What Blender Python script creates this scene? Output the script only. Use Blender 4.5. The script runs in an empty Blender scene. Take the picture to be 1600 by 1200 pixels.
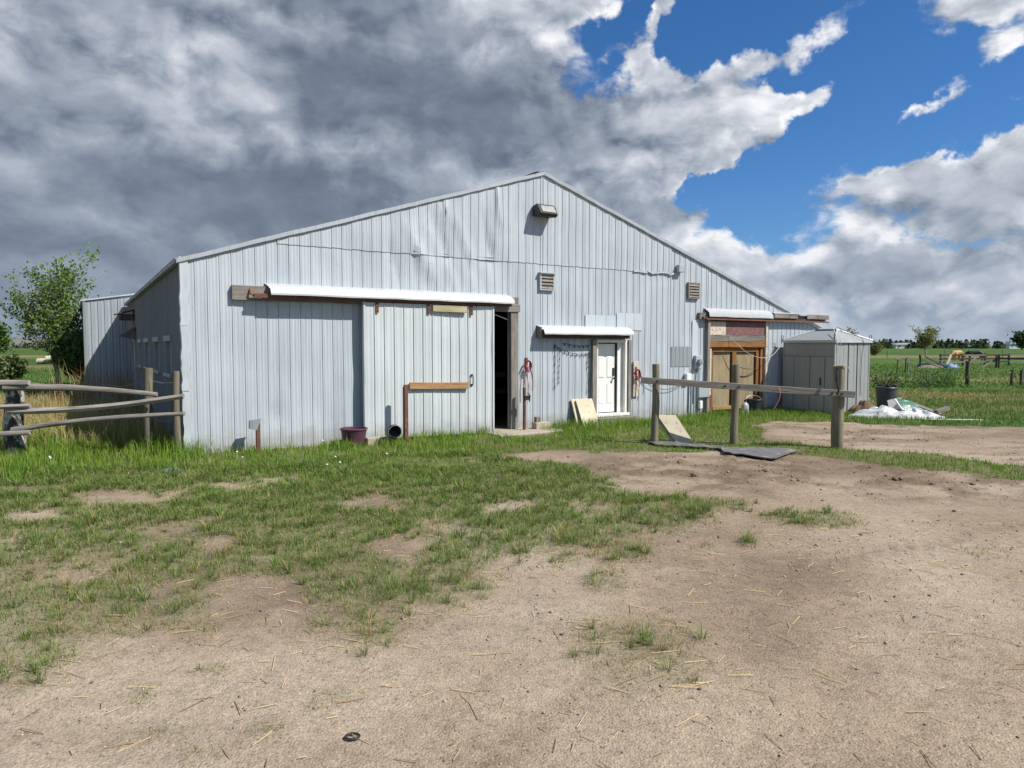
import bpy, bmesh, math, random
import numpy as np
from mathutils import Vector, Matrix
from math import radians as R
sc = bpy.context.scene
random.seed(7); rng = np.random.default_rng(11)
# ---------------------------------------------------------------- camera
cam_d = bpy.data.cameras.new('camera'); cam = bpy.data.objects.new('camera', cam_d)
sc.collection.objects.link(cam); sc.camera = cam
cam_d.sensor_width = 36; cam_d.lens = 24.3; cam_d.clip_start = .05; cam_d.clip_end = 9000
cam.location = (0, 0, 1.9); cam.rotation_euler = (R(90 - 3.127), 0, 0)
# ---------------------------------------------------------------- sun: light travels left, away and down
SUN_DIR = (-.865, .345, -1.0)
_l = math.sqrt(sum(v * v for v in SUN_DIR)); SUN_DIR = tuple(v / _l for v in SUN_DIR)
SUN_EL = math.asin(-SUN_DIR[2]); SUN_AZ = math.atan2(-SUN_DIR[0], -SUN_DIR[1])   # azimuth clockwise from +Y
sun_d = bpy.data.lights.new('sun', 'SUN'); sun_o = bpy.data.objects.new('sun', sun_d)
sc.collection.objects.link(sun_o)
sun_d.energy = 5.0; sun_d.angle = R(.5); sun_d.color = (1, .95, .87)
sun_o.rotation_euler = (R(90) - SUN_EL, 0, -SUN_AZ + math.pi)
sun_o.location = (20, -10, 40)
sc.view_settings.view_transform = 'Standard'; sc.view_settings.look = 'None'
sc.view_settings.use_curve_mapping = False; sc.view_settings.exposure = .30; sc.view_settings.gamma = 1

# ---------------------------------------------------------------- node helper
class NT:
    def __init__(s, tree): s.t = tree; s.n = tree.nodes; s.l = tree.links
    def node(s, typ, ins=None, **kw):
        n = s.n.new(typ)
        for k, v in kw.items(): setattr(n, k, v)
        for k, v in (ins or {}).items(): s.put(n.inputs[k], v)
        return n
    def put(s, sock, v):
        if isinstance(v, bpy.types.NodeSocket): s.l.new(v, sock)
        else: sock.default_value = v
    def m(s, op, a, b=0.0, c=None, clamp=False):
        n = s.n.new('ShaderNodeMath'); n.operation = op; n.use_clamp = clamp
        s.put(n.inputs[0], a); s.put(n.inputs[1], b)
        if c is not None: s.put(n.inputs[2], c)
        return n.outputs[0]
    def v(s, op, a, b=(0, 0, 0), out=0):
        n = s.n.new('ShaderNodeVectorMath'); n.operation = op
        s.put(n.inputs[0], a)
        if op == 'SCALE': s.put(n.inputs['Scale'], b)
        else: s.put(n.inputs[1], b)
        return n.outputs['Value'] if op in ('LENGTH', 'DISTANCE', 'DOT_PRODUCT') else n.outputs[0]
    def mr(s, x, a, b, c=0.0, d=1.0, smooth=True):
        n = s.n.new('ShaderNodeMapRange'); n.interpolation_type = 'SMOOTHSTEP' if smooth else 'LINEAR'
        for i, q in enumerate((x, a, b, c, d)): s.put(n.inputs[i], q)
        return n.outputs[0]
    def mix(s, f, a, b, blend='MIX'):
        n = s.n.new('ShaderNodeMix'); n.data_type = 'RGBA'; n.blend_type = blend
        s.put(n.inputs[0], f); s.put(n.inputs[6], a); s.put(n.inputs[7], b)
        return n.outputs[2]
    def noise(s, vec, scale, detail=4, rough=.55, dist=0.0, color=False):
        n = s.n.new('ShaderNodeTexNoise'); s.put(n.inputs['Vector'], vec)
        s.put(n.inputs['Scale'], scale); n.inputs['Detail'].default_value = detail
        n.inputs['Roughness'].default_value = rough; n.inputs['Distortion'].default_value = dist
        return n.outputs['Color' if color else 'Fac']
    def xyz(s, x, y, z=0.0):
        n = s.n.new('ShaderNodeCombineXYZ')
        for i, q in enumerate((x, y, z)): s.put(n.inputs[i], q)
        return n.outputs[0]
    def sep(s, vec):
        n = s.n.new('ShaderNodeSeparateXYZ'); s.put(n.inputs[0], vec); return n.outputs
def c4(c): return (c[0], c[1], c[2], 1)

# ---------------------------------------------------------------- world: Nishita sky with broken cumulus
world = bpy.data.worlds.new('World'); sc.world = world; world.use_nodes = True
world.cycles.sampling_method = 'MANUAL'; world.cycles.sample_map_resolution = 256
W = NT(world.node_tree); world.node_tree.nodes.clear()
def px(x, y, rx, ry, tilt=0, w=1.0):
    return (math.atan((x - 800) / 1080), math.atan((541 - y) / 1080 * math.cos(math.atan((x - 800) / 1080))), rx / 1080 * math.cos(math.atan((x - 800) / 1080)), ry / 1080, R(tilt), w)
CLOUDS = [px(150, 130, 640, 330, 0, 1.0), px(600, 180, 260, 260, -20, .55), px(150, 430, 600, 170, 0, .7), px(790, 150, 90, 130, 10, .5),
    px(890, 5, 130, 26, 5, .95), px(1085, 190, 150, 62, 3, 1.2), px(965, 215, 130, 45, 0, .65), px(1215, 185, 80, 18, 6, .7), px(1000, 112, 60, 24, -28, .8), px(1010, 62, 44, 22, 30, .7), px(1045, 18, 34, 20, 40, .7),
    px(1235, 78, 110, 24, 18, .85), px(1505, 25, 120, 44, 0, 1.05), px(1545, 92, 80, 18, 18, .7), px(1440, 170, 45, 12, 12, .7),
    px(935, 300, 85, 65, 0, 1.0), px(1005, 335, 75, 50, 0, .9), px(1065, 265, 80, 10, 10, .5), px(1080, 395, 70, 40, -25, .8), px(1150, 415, 60, 38, 0, .7),
    px(1330, 292, 240, 36, 8, .75), px(1450, 350, 270, 60, 4, .42), px(1620, 270, 190, 110, 10, .72), px(1300, 405, 110, 45, 0, .55), px(1520, 430, 330, 42, 0, .65), px(1250, 490, 600, 30, 0, .50), px(300, 500, 700, 60, 0, .8), px(1300, 535, 900, 30, 0, .75),
    px(1330, 100, 330, 140, 0, -.30), px(1190, 330, 140, 60, -20, -.35), px(1420, 385, 200, 12, 4, -.45), px(1480, 225, 220, 12, 14, -.3),
    # the same broken cloud carries on round the rest of the sky
    (-1.7, .45, .8, .4, .1, .9), (-2.7, .35, .5, .3, 0, .8), (2.6, .5, .6, .3, .2, .8), (1.5, .3, .5, .16, 0, .8), (2.0, .75, .4, .25, 0, .7), (-.4, 1.0, .8, .25, 0, .9), (.9, 1.05, .4, .2, .3, .6)]
DARKS = [px(650, 165, 250, 85, -6, .95), px(420, 325, 330, 75, -4, 1.0), px(560, 10, 200, 50, -8, .75), px(60, 270, 330, 150, 0, .6), px(120, 450, 420, 110, 0, .85), px(1585, 265, 150, 45, 12, .30), px(1500, 410, 260, 35, 0, .30), px(1200, 520, 700, 35, 0, .25), px(1000, 340, 70, 45, 0, .55), px(220, 20, 200, 40, 0, .5),
    (-1.7, .40, .9, .4, .1, .95), (-2.7, .25, .5, .2, 0, .7), (2.6, .4, .6, .2, .2, .7), (1.5, .25, .5, .1, 0, .5), (-.4, .9, .8, .2, 0, .7)]
gen = W.node('ShaderNodeTexCoord').outputs['Generated']
dx, dy, dz = W.sep(gen)
P0 = W.xyz(W.m('ARCTAN2', dx, dy), W.m('ARCSINE', dz), 0)
def n2(P, scale, detail, rough=.58, color=False):
    n = W.node('ShaderNodeTexNoise', {'Vector': P, 'Scale': scale, 'Detail': detail, 'Roughness': rough}, noise_dimensions='2D')
    return n.outputs['Color' if color else 'Fac']
Q = W.v('ADD', P0, W.v('SCALE', W.v('SUBTRACT', n2(P0, 10.0, 5, .6, True), (.5, .5, .5)), .105))
PD = W.v('ADD', P0, W.v('SCALE', W.v('SUBTRACT', n2(P0, 11.0, 2, .5, True), (.5, .5, .5)), .035))
def blobs(items, op):
    tot = None
    for (a, e, ra, re, t, wgt) in items:
        mp = W.node('ShaderNodeMapping', {'Vector': Q, 'Location': (a, e, 0), 'Rotation': (0, 0, t), 'Scale': (ra * 1.5, re * 1.5, 1)}, vector_type='TEXTURE')
        g = W.node('ShaderNodeTexGradient', {'Vector': mp.outputs[0]}, gradient_type='SPHERICAL').outputs['Fac']
        if op == 'ADD': tot = W.m('MULTIPLY', g, wgt * 1.7) if tot is None else W.m('MULTIPLY_ADD', g, wgt * 1.7, tot)
        else:
            g = W.m('MULTIPLY', W.m('MULTIPLY', g, 1.7, clamp=True), wgt); tot = g if tot is None else W.m('MAXIMUM', g, tot)
    return tot
def detail(P, nd, vd):
    n1 = n2(W.v('MULTIPLY', P, (1, 1.8, 1)), 8.0, nd, .6)
    vo = W.node('ShaderNodeTexVoronoi', {'Vector': W.v('MULTIPLY', P, (1, 1.25, 1)), 'Scale': 14.0, 'Detail': vd, 'Roughness': .5}, voronoi_dimensions='2D')
    bil = W.m('SUBTRACT', .5, vo.outputs['Distance'])
    return W.m('MULTIPLY_ADD', W.m('SUBTRACT', n1, .5), 1.5, W.m('MULTIPLY', bil, .34)), W.m('MULTIPLY_ADD', n1, .5, bil)
cover = W.m('MINIMUM', blobs(CLOUDS, 'ADD'), 1.3)
d0, b0 = detail(PD, 8.0, 2.5); d1, b1 = detail(W.v('ADD', PD, (.016, .022, 0)), 5.0, 1.5)
dens = W.m('ADD', cover, d0)
alpha = W.mr(dens, .30, .86)
lit = W.m('SUBTRACT', d0, d1)
dark = blobs(DARKS, 'MAX')
edge = W.mr(dens, .55, 1.8, 1.0, .42)
thick = W.mr(dens, .6, 2.0, 0, .26)
bright = W.m('SUBTRACT', .86, thick)
bright = W.m('MULTIPLY_ADD', W.m('MULTIPLY', lit, edge), 1.0, bright)
bright = W.m('MULTIPLY_ADD', W.m('SUBTRACT', b0, .3), .10, bright)
bright = W.m('MULTIPLY_ADD', W.m('SUBTRACT', n2(W.v('MULTIPLY', PD, (1, 1.7, 1)), 3.2, 4), .5), .75, bright)
bright = W.m('MULTIPLY', bright, W.m('SUBTRACT', 1.0, W.m('MULTIPLY', dark, .66)))
bright = W.m('MAXIMUM', W.m('MINIMUM', bright, 1.0), .0)
ramp = W.node('ShaderNodeValToRGB', {'Fac': bright}); cr = ramp.color_ramp
cr.elements[0].position = 0; cr.elements[0].color = (.62, .82, 1.2, 1)
cr.elements[1].position = 1; cr.elements[1].color = (8.0, 8.05, 8.2, 1)
for p, c in ((.25, (1.35, 1.68, 2.25)), (.5, (2.75, 3.15, 3.8)), (.75, (5.0, 5.3, 5.85))):
    q = cr.elements.new(p); q.color = c4(c)
sky = W.node('ShaderNodeTexSky', sky_type='NISHITA', sun_disc=False, sun_elevation=SUN_EL, sun_rotation=SUN_AZ, altitude=600, air_density=1.0, dust_density=.6, ozone_density=2.5)
skyc = W.mix(1.0, sky.outputs[0], (.31, .64, .96, 1), 'MULTIPLY')
col = W.mix(alpha, skyc, ramp.outputs[0])
haze_f = W.m('MULTIPLY', W.m('POWER', 2.718, W.m('MULTIPLY', W.m('MAXIMUM', dz, 0.0), -11.0)), .72)   # air thickens toward the horizon all round
col = W.mix(haze_f, col, (2.9, 3.55, 4.5, 1))
sc.cycles.max_bounces = 6; sc.cycles.diffuse_bounces = 3; sc.cycles.glossy_bounces = 2; sc.cycles.transmission_bounces = 3
bg = W.node('ShaderNodeBackground', {'Color': col, 'Strength': .1})
wo = W.node('ShaderNodeOutputWorld'); W.l.new(bg.outputs[0], wo.inputs[0])

# ================================================================ helpers
COL = sc.collection
def tag(o, label=None, cat=None, group=None, kind=None):
    if label: o['label'] = label
    if cat: o['category'] = cat
    if group: o['group'] = group
    if kind: o['kind'] = kind
    return o
def thing(name, label, cat, loc=(0, 0, 0), rz=0.0, group=None):
    o = bpy.data.objects.new(name, None); COL.objects.link(o); o.empty_display_size = .2
    o.location = loc; o.rotation_euler = (0, 0, rz)
    return tag(o, label, cat, group)
def link(name, me, mat, parent=None, M=None):
    o = bpy.data.objects.new(name, me); COL.objects.link(o)
    if mat and not me.materials: me.materials.append(mat)
    if parent: o.parent = parent
    if M is not None: o.matrix_local = M
    return o
class MB:
    def __init__(s): s.v = []; s.f = []
    def add(s, vs, fs):
        b = len(s.v); s.v += [tuple(p) for p in vs]; s.f += [tuple(i + b for i in f) for f in fs]; return s
    def box(s, x0, x1, y0, y1, z0, z1):
        return s.add([(x0, y0, z0), (x1, y0, z0), (x1, y1, z0), (x0, y1, z0), (x0, y0, z1), (x1, y0, z1), (x1, y1, z1), (x0, y1, z1)],
                     [(0, 3, 2, 1), (4, 5, 6, 7), (0, 1, 5, 4), (1, 2, 6, 5), (2, 3, 7, 6), (3, 0, 4, 7)])
    def ring(s, frames, n, cap=True):
        """frames: list of (center, xaxis, yaxis) vectors"""
        b = len(s.v)
        for c, xa, ya in frames:
            for k in range(n):
                a = 2 * math.pi * k / n; p = c + xa * math.cos(a) + ya * math.sin(a); s.v.append((p.x, p.y, p.z))
        for i in range(len(frames) - 1):
            for k in range(n):
                s.f.append((b + i * n + k, b + i * n + (k + 1) % n, b + (i + 1) * n + (k + 1) % n, b + (i + 1) * n + k))
        if cap:
            s.f.append(tuple(b + k for k in reversed(range(n)))); e = b + (len(frames) - 1) * n
            s.f.append(tuple(e + k for k in range(n)))
        return s
    def tube(s, pts, r, n=7, cap=True):
        pts = [Vector(p) for p in pts]; rs = r if isinstance(r, (list, tuple)) else [r] * len(pts); fr = []; up = None
        for i, p in enumerate(pts):
            d = (pts[min(i + 1, len(pts) - 1)] - pts[max(i - 1, 0)]).normalized()
            if up is None: up = Vector((0, 0, 1)) if abs(d.z) < .9 else Vector((1, 0, 0))
            xa = d.cross(up).normalized(); ya = xa.cross(d).normalized(); up = ya if abs(ya.dot(d)) < .5 else up
            fr.append((p, xa * rs[i], -ya * rs[i]))
        return s.ring(fr, n, cap)
    def lathe(s, prof, n=20, c=(0, 0, 0), sx=1, sy=1):
        b = len(s.v)
        for r, z in prof:
            for k in range(n):
                a = 2 * math.pi * k / n; s.v.append((c[0] + r * sx * math.cos(a), c[1] + r * sy * math.sin(a), c[2] + z))
        for i in range(len(prof) - 1):
            for k in range(n): s.f.append((b + i * n + k, b + i * n + (k + 1) % n, b + (i + 1) * n + (k + 1) % n, b + (i + 1) * n + k))
        return s
    def prism(s, poly, y0, y1):
        """poly in (x,z), extruded along y"""
        n = len(poly); b = len(s.v)
        s.v += [(x, y0, z) for x, z in poly] + [(x, y1, z) for x, z in poly]
        s.f.append(tuple(b + i for i in range(n))); s.f.append(tuple(b + n + i for i in reversed(range(n))))
        for i in range(n): s.f.append((b + i, b + n + i, b + n + (i + 1) % n, b + (i + 1) % n))
        return s
    def mesh(s, name, smooth=None, bevel=0.0, seg=1):
        me = bpy.data.meshes.new(name); me.from_pydata(s.v, [], s.f)
        bm = bmesh.new(); bm.from_mesh(me)
        if bevel: bmesh.ops.bevel(bm, geom=list(bm.edges), offset=bevel, segments=seg, affect='EDGES', clamp_overlap=True)
        bmesh.ops.recalc_face_normals(bm, faces=bm.faces); bm.to_mesh(me); bm.free()
        if smooth:
            me.shade_smooth(); me.set_sharp_from_angle(angle=R(smooth))
        return me
    def build(s, name, mat, parent=None, smooth=None, bevel=0.0, M=None, seg=1):
        return link(name, s.mesh(name, smooth, bevel, seg), mat, parent, M)
def frame_of(p0, p1, xdir=None):
    p0, p1 = Vector(p0), Vector(p1); z = (p1 - p0).normalized()
    x = Vector(xdir) if xdir else (Vector((1, 0, 0)) if abs(z.x) < .9 else Vector((0, 1, 0)))
    x = (x - z * x.dot(z)).normalized(); y = z.cross(x)
    M = Matrix.Identity(4)
    for i in range(3): M[i][0], M[i][1], M[i][2], M[i][3] = x[i], y[i], z[i], p0[i]
    return M, (p1 - p0).length
def board(name, p0, p1, w, t, mat, parent=None, xdir=None, wob=.004, bevel=.004):
    """rectangular timber from p0 to p1; w along xdir"""
    M, L = frame_of(p0, p1, xdir); n = max(2, min(10, int(L / .35))); vs, fs = [], []
    for i in range(n + 1):
        z = L * i / n; a, b = random.uniform(-wob, wob), random.uniform(-wob, wob)
        ww, tt = w / 2 * random.uniform(.985, 1.015), t / 2 * random.uniform(.985, 1.015)
        vs += [(-ww + a, -tt + b, z), (ww + a, -tt + b, z), (ww + a, tt + b, z), (-ww + a, tt + b, z)]
    for i in range(n):
        for k in range(4): fs.append((i * 4 + k, i * 4 + (k + 1) % 4, i * 4 + 4 + (k + 1) % 4, i * 4 + 4 + k))
    fs += [(3, 2, 1, 0), (n * 4, n * 4 + 1, n * 4 + 2, n * 4 + 3)]
    m = MB().add(vs, fs)
    me = m.mesh(name)
    if bevel:
        bm = bmesh.new(); bm.from_mesh(me)
        es = [e for e in bm.edges if e.calc_face_angle(0) > .8]
        bmesh.ops.bevel(bm, geom=es, offset=min(bevel, t * .3), segments=1, affect='EDGES'); bm.to_mesh(me); bm.free()
    return link(name, me, mat, parent, M)
def pole(name, p0, p1, r0, r1, mat, parent=None, n=12, wob=.06, bend=.0, seg=None):
    """a natural round timber"""
    M, L = frame_of(p0, p1); seg = seg or max(3, int(L / .22)); fr = []
    ph = random.uniform(0, 6); m = MB(); rad = [random.uniform(1 - wob, 1 + wob) for _ in range(n)]
    vs, fs = [], []
    for i in range(seg + 1):
        f = i / seg; r = r0 + (r1 - r0) * f; bx = bend * math.sin(f * math.pi); sway = .12 * r0 * math.sin(f * 7 + ph)
        for k in range(n):
            a = 2 * math.pi * k / n; q = r * rad[k] * random.uniform(1 - wob * .4, 1 + wob * .4)
            ez = random.uniform(-.25, .25) * r0 if i in (0, seg) else 0
            vs.append((math.cos(a) * q + sway, math.sin(a) * q + bx, L * f + ez * .35))
    for i in range(seg):
        for k in range(n): fs.append((i * n + k, i * n + (k + 1) % n, i * n + n + (k + 1) % n, i * n + n + k))
    fs += [tuple(reversed(range(n))), tuple(seg * n + k for k in range(n))]
    return m.add(vs, fs).build(name, mat, parent, smooth=50, M=M)
# numpy value noise -------------------------------------------------------
def _hash(ix, iy, seed):
    h = (ix.astype(np.int64) * 374761393 + iy.astype(np.int64) * 668265263 + seed * 1442695041) & 0xffffffff
    h = ((h ^ (h >> 13)) * 1274126177) & 0xffffffff
    return ((h ^ (h >> 16)) & 0xffff) / 65535.0
def vnoise(x, y, seed=0):
    ix, iy = np.floor(x), np.floor(y); fx, fy = x - ix, y - iy; fx = fx * fx * (3 - 2 * fx); fy = fy * fy * (3 - 2 * fy)
    a, b, c, d = _hash(ix, iy, seed), _hash(ix + 1, iy, seed), _hash(ix, iy + 1, seed), _hash(ix + 1, iy + 1, seed)
    return (a * (1 - fx) + b * fx) * (1 - fy) + (c * (1 - fx) + d * fx) * fy
def fbm(x, y, seed=0, oct=4):
    x, y = np.asarray(x, float), np.asarray(y, float); t = 0; amp = .5; tot = 0
    for o in range(oct):
        t = t + amp * vnoise(x, y, seed + o * 17); tot += amp; amp *= .5; x = x * 2.03 + 5.2; y = y * 2.03 + 1.7
    return t / tot
def np_mesh(name, verts, faces, colors=None, smooth=False):
    """verts (n,3), faces (m,k) arrays -> mesh, colors (n,3) as point attribute 'tint'"""
    me = bpy.data.meshes.new(name); n, (m, k) = len(verts), faces.shape
    me.vertices.add(n); me.vertices.foreach_set('co', np.ascontiguousarray(verts, np.float32).ravel())
    me.loops.add(m * k); me.loops.foreach_set('vertex_index', np.ascontiguousarray(faces, np.int32).ravel())
    me.polygons.add(m); me.polygons.foreach_set('loop_start', np.arange(0, m * k, k, dtype=np.int32))
    me.polygons.foreach_set('loop_total', np.full(m, k, np.int32))
    me.update(calc_edges=True)
    if colors is not None:
        at = me.attributes.new('tint', 'FLOAT_COLOR', 'POINT')
        at.data.foreach_set('color', np.concatenate([colors, np.ones((n, 1))], 1).astype(np.float32).ravel())
    if smooth: me.shade_smooth()
    return me

# ================================================================ materials
def new_mat(name):
    m = bpy.data.materials.new(name); m.use_nodes = True; T = NT(m.node_tree); m.node_tree.nodes.clear()
    out = T.node('ShaderNodeOutputMaterial'); b = T.node('ShaderNodeBsdfPrincipled'); T.l.new(b.outputs[0], out.inputs[0])
    return m, T, b
def bump(T, b, h, strength=.3, dist=.01):
    n = T.node('ShaderNodeBump', {'Height': h, 'Strength': strength, 'Distance': dist}); T.l.new(n.outputs[0], b.inputs['Normal'])
def mat(name, c1, c2=None, rough=.7, scale=6.0, stretch=(1, 1, 1), detail=5, bmp=.0, metal=0.0, spots=None, rnd=.12, spec=.4):
    m, T, b = new_mat(name); c2 = c2 or tuple(v * .75 for v in c1)
    co = T.node('ShaderNodeTexCoord').outputs['Object']; oi = T.node('ShaderNodeObjectInfo').outputs['Random']
    p = T.v('ADD', T.v('MULTIPLY', co, stretch), T.v('SCALE', (7.3, 3.1, 5.7), oi))
    f = T.mr(T.noise(p, scale, detail, .6), .3, .7)
    col = T.mix(f, c4(c1), c4(c2))
    if spots:                                  # (colour, scale, threshold)
        s = T.mr(T.noise(p, spots[1], 6, .65), spots[2], spots[2] + .06)
        col = T.mix(s, col, c4(spots[0]))
    k = T.m('MULTIPLY_ADD', oi, rnd * 2, 1 - rnd)
    col = T.mix(1.0, col, T.xyz(k, k, k), 'MULTIPLY')
    T.put(b.inputs['Base Color'], col); b.inputs['Roughness'].default_value = rough; b.inputs['Metallic'].default_value = metal
    b.inputs['Specular IOR Level'].default_value = spec
    if bmp: bump(T, b, T.noise(p, scale * 3, 5, .65), bmp, .01)
    return m
def steel(name, base, dirt, streak=1.0, rough=.42, rnd=.045, splash=0.0):
    """faded painted sheet steel: vertical streaks, chalky patches, dirt towards nothing in particular"""
    m, T, b = new_mat(name)
    co = T.node('ShaderNodeTexCoord').outputs['Object']; oi = T.node('ShaderNodeObjectInfo').outputs['Random']
    p = T.v('ADD', co, T.v('SCALE', (3.1, 1.7, .9), oi))
    st = T.mr(T.noise(T.v('MULTIPLY', p, (9, 9, .35)), 1.6, 5, .6), .42, .75)
    pa = T.mr(T.noise(co, .9, 5, .6), .40, .70)
    sp = T.mr(T.noise(T.v('MULTIPLY', co, (1, 1, .6)), 14, 4, .6), .66, .74)
    col = T.mix(T.m('MULTIPLY', st, .55 * streak), c4(base), c4(dirt))
    col = T.mix(T.m('MULTIPLY', pa, .38), col, c4(tuple(v * 1.12 for v in base)))
    col = T.mix(T.m('MULTIPLY', sp, .5), col, c4(tuple(v * .62 for v in dirt)))
    if splash:                                  # dried mud splashed on the foot of the wall, ragged upper edge
        hz = T.m('ADD', T.sep(co)[2], T.m('MULTIPLY', T.m('SUBTRACT', T.noise(co, 3.5, 5, .65), .5), .7))
        col = T.mix(T.m('MULTIPLY', T.mr(hz, .42, .08), splash), col, (.27, .235, .19, 1))
        ru = T.m('MULTIPLY', T.mr(T.noise(T.v('MULTIPLY', p, (22, 22, .5)), 1.3, 4, .6), .66, .72), T.mr(T.noise(co, 1.7, 3, .5), .52, .62))
        col = T.mix(T.m('MULTIPLY', ru, .5), col, (.20, .115, .07, 1))
    k = T.m('MULTIPLY_ADD', oi, rnd * 2, 1 - rnd); col = T.mix(1.0, col, T.xyz(k, k, k), 'MULTIPLY')
    T.put(b.inputs['Base Color'], col)
    T.put(b.inputs['Roughness'], T.m('MULTIPLY_ADD', pa, .15, rough)); b.inputs['Specular IOR Level'].default_value = .45
    bump(T, b, T.noise(T.v('MULTIPLY', co, (2.2, 2.2, .8)), 2.0, 3, .5), .22, .03)
    return m
def wood(name, c1, c2, crack=(.05, .045, .04), rough=.85, rnd=.15, knots=True):
    """grain runs along the object's own Z"""
    m, T, b = new_mat(name)
    co = T.node('ShaderNodeTexCoord').outputs['Object']; oi = T.node('ShaderNodeObjectInfo').outputs['Random']
    p = T.v('ADD', co, T.v('SCALE', (13.1, 7.7, 4.9), oi))
    g = T.noise(T.v('MULTIPLY', p, (34, 34, 1.5)), 1.0, 6, .62, .4)
    col = T.mix(T.mr(g, .3, .68), c4(c1), c4(c2))
    big = T.mr(T.noise(T.v('MULTIPLY', p, (3, 3, 1.2)), 1.6, 4, .6), .35, .75)
    col = T.mix(T.m('MULTIPLY', big, .45), col, c4(tuple(v * .55 for v in c2)))
    ck = T.mr(T.noise(T.v('MULTIPLY', p, (26, 26, .8)), 1.2, 3, .5), .655, .70)
    col = T.mix(T.m('MULTIPLY', ck, .85), col, c4(crack))
    k = T.m('MULTIPLY_ADD', oi, rnd * 2, 1 - rnd); col = T.mix(1.0, col, T.xyz(k, k, k), 'MULTIPLY')
    T.put(b.inputs['Base Color'], col); b.inputs['Roughness'].default_value = rough; b.inputs['Specular IOR Level'].default_value = .2
    bump(T, b, T.m('SUBTRACT', g, T.m('MULTIPLY', ck, .8)), .5, .006)
    return m
def tinted(name, rough=.6, trans=.25, vary=.0):
    """colour comes from the 'tint' attribute: leaves and blades"""
    m, T, b = new_mat(name)
    a = T.node('ShaderNodeAttribute', attribute_name='tint').outputs['Color']
    T.put(b.inputs['Base Color'], a); b.inputs['Roughness'].default_value = rough; b.inputs['Specular IOR Level'].default_value = .25
    if trans:
        tr = T.node('ShaderNodeBsdfTranslucent', {'Color': T.mix(1.0, a, (1.1, 1.25, .6, 1), 'MULTIPLY')})
        mx = T.node('ShaderNodeMixShader', {'Fac': trans}); T.l.new(b.outputs[0], mx.inputs[1]); T.l.new(tr.outputs[0], mx.inputs[2])
        T.l.new(mx.outputs[0], [n for n in T.n if n.type == 'OUTPUT_MATERIAL'][0].inputs[0])
    return m
M_SIDING = steel('pale_blue_steel', (.42, .465, .50), (.305, .335, .358), splash=.5)
M_DOORSTEEL = steel('pale_door_steel', (.50, .54, .555), (.38, .405, .41), .7, splash=.45)
M_PATCH = steel('fresh_patch_steel', (.47, .525, .565), (.42, .46, .49), .4)
M_DULL = steel('dull_bare_steel', (.25, .275, .29), (.17, .18, .19), 1.0, .5)
M_TRIM = steel('trim_steel', (.45, .49, .52), (.30, .325, .345), 1.0, .38)
M_FLASH = steel('white_flashing', (.43, .45, .465), (.30, .31, .31), .9, .4)
M_SIDE_SHADE = steel('side_steel_shaded', (.235, .25, .255), (.17, .18, .18), 1.0, .5)  # siding steel darkened: the side's shade is put into its base colour
M_SHED = steel('shed_steel', (.295, .31, .305), (.21, .22, .215), .7, .45)
M_REAR = steel('rear_building_steel', (.315, .355, .385), (.22, .245, .265))
M_ROOF = steel('roof_steel', (.45, .47, .48), (.3, .31, .32), .8)
M_GREYWOOD = wood('weathered_grey_wood', (.30, .27, .235), (.17, .155, .14))
M_RAIL = wood('silver_rail_wood', (.40, .365, .325), (.19, .17, .15))
M_POST = wood('treated_post_wood', (.27, .235, .165), (.15, .135, .10))
M_DARKWOOD = wood('dark_track_wood', (.135, .10, .08), (.06, .048, .04))
M_TAN = wood('tan_board_wood', (.44, .27, .14), (.33, .19, .09), (.16, .09, .05))
M_ORANGE = wood('stained_orange_wood', (.30, .14, .055), (.185, .085, .035), (.07, .04, .02))
M_YELLOW = wood('yellow_board_wood', (.47, .43, .27), (.35, .31, .19), (.2, .17, .1))
M_PLY = wood('plywood', (.37, .295, .175), (.26, .21, .125), (.15, .11, .07), rnd=.06)
M_CREAM = mat('cream_panel', (.56, .50, .37), (.46, .40, .28), .55, 3, bmp=.1, spots=((.34, .28, .19), 5, .58))
M_MAROON = mat('peeling_maroon_board', (.13, .06, .06), (.19, .10, .09), .7, 9, bmp=.2, spots=((.30, .22, .19), 24, .63))
M_PEEL = mat('peeling_white_board', (.66, .60, .50), (.50, .43, .34), .8, 14, bmp=.3, spots=((.13, .075, .05), 22, .56))
M_WHITE = mat('white_paint', (.78, .78, .75), (.70, .70, .66), .4, 4, bmp=.03, spots=((.55, .53, .48), 12, .70), rnd=.03)
M_RUST = mat('rusty_steel', (.19, .075, .045), (.10, .045, .032), .8, 12, bmp=.3)
M_RUSTY2 = mat('rust_orange', (.36, .14, .07), (.16, .07, .045), .8, 10, bmp=.3)
M_BLACK = mat('black_plastic', (.018, .019, .021), (.03, .031, .034), .5, 8, bmp=.05)
M_RUBBER = mat('black_rubber', (.105, .106, .11), (.145, .142, .138), .9, 5, bmp=.3, spots=((.24, .205, .16), 5, .55))
M_PURPLE = mat('faded_purple_plastic', (.095, .036, .06), (.06, .026, .04), .5, 6, bmp=.1)
M_GREYPLASTIC = mat('dark_grey_plastic', (.045, .05, .058), (.065, .07, .08), .45, 6)
M_CONC = mat('concrete', (.45, .39, .32), (.36, .31, .25), .9, 14, bmp=.3)
M_GREYBOX = mat('grey_enclosure', (.36, .40, .42), (.31, .35, .37), .45, 5)
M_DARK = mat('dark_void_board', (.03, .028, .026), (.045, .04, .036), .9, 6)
M_RED = mat('red_webbing', (.28, .03, .045), (.20, .022, .035), .7, 20)
M_PINK = mat('pink_twine', (.55, .22, .18), (.45, .16, .14), .8, 20)
M_ROPE = mat('pale_rope', (.55, .52, .47), (.42, .39, .34), .9, 40)
M_WIRE = mat('dark_wire', (.03, .03, .032), None, .6, 8)
M_GALV = mat('galvanised_wire', (.42, .43, .44), (.32, .33, .34), .45, 10, metal=.5)
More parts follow.
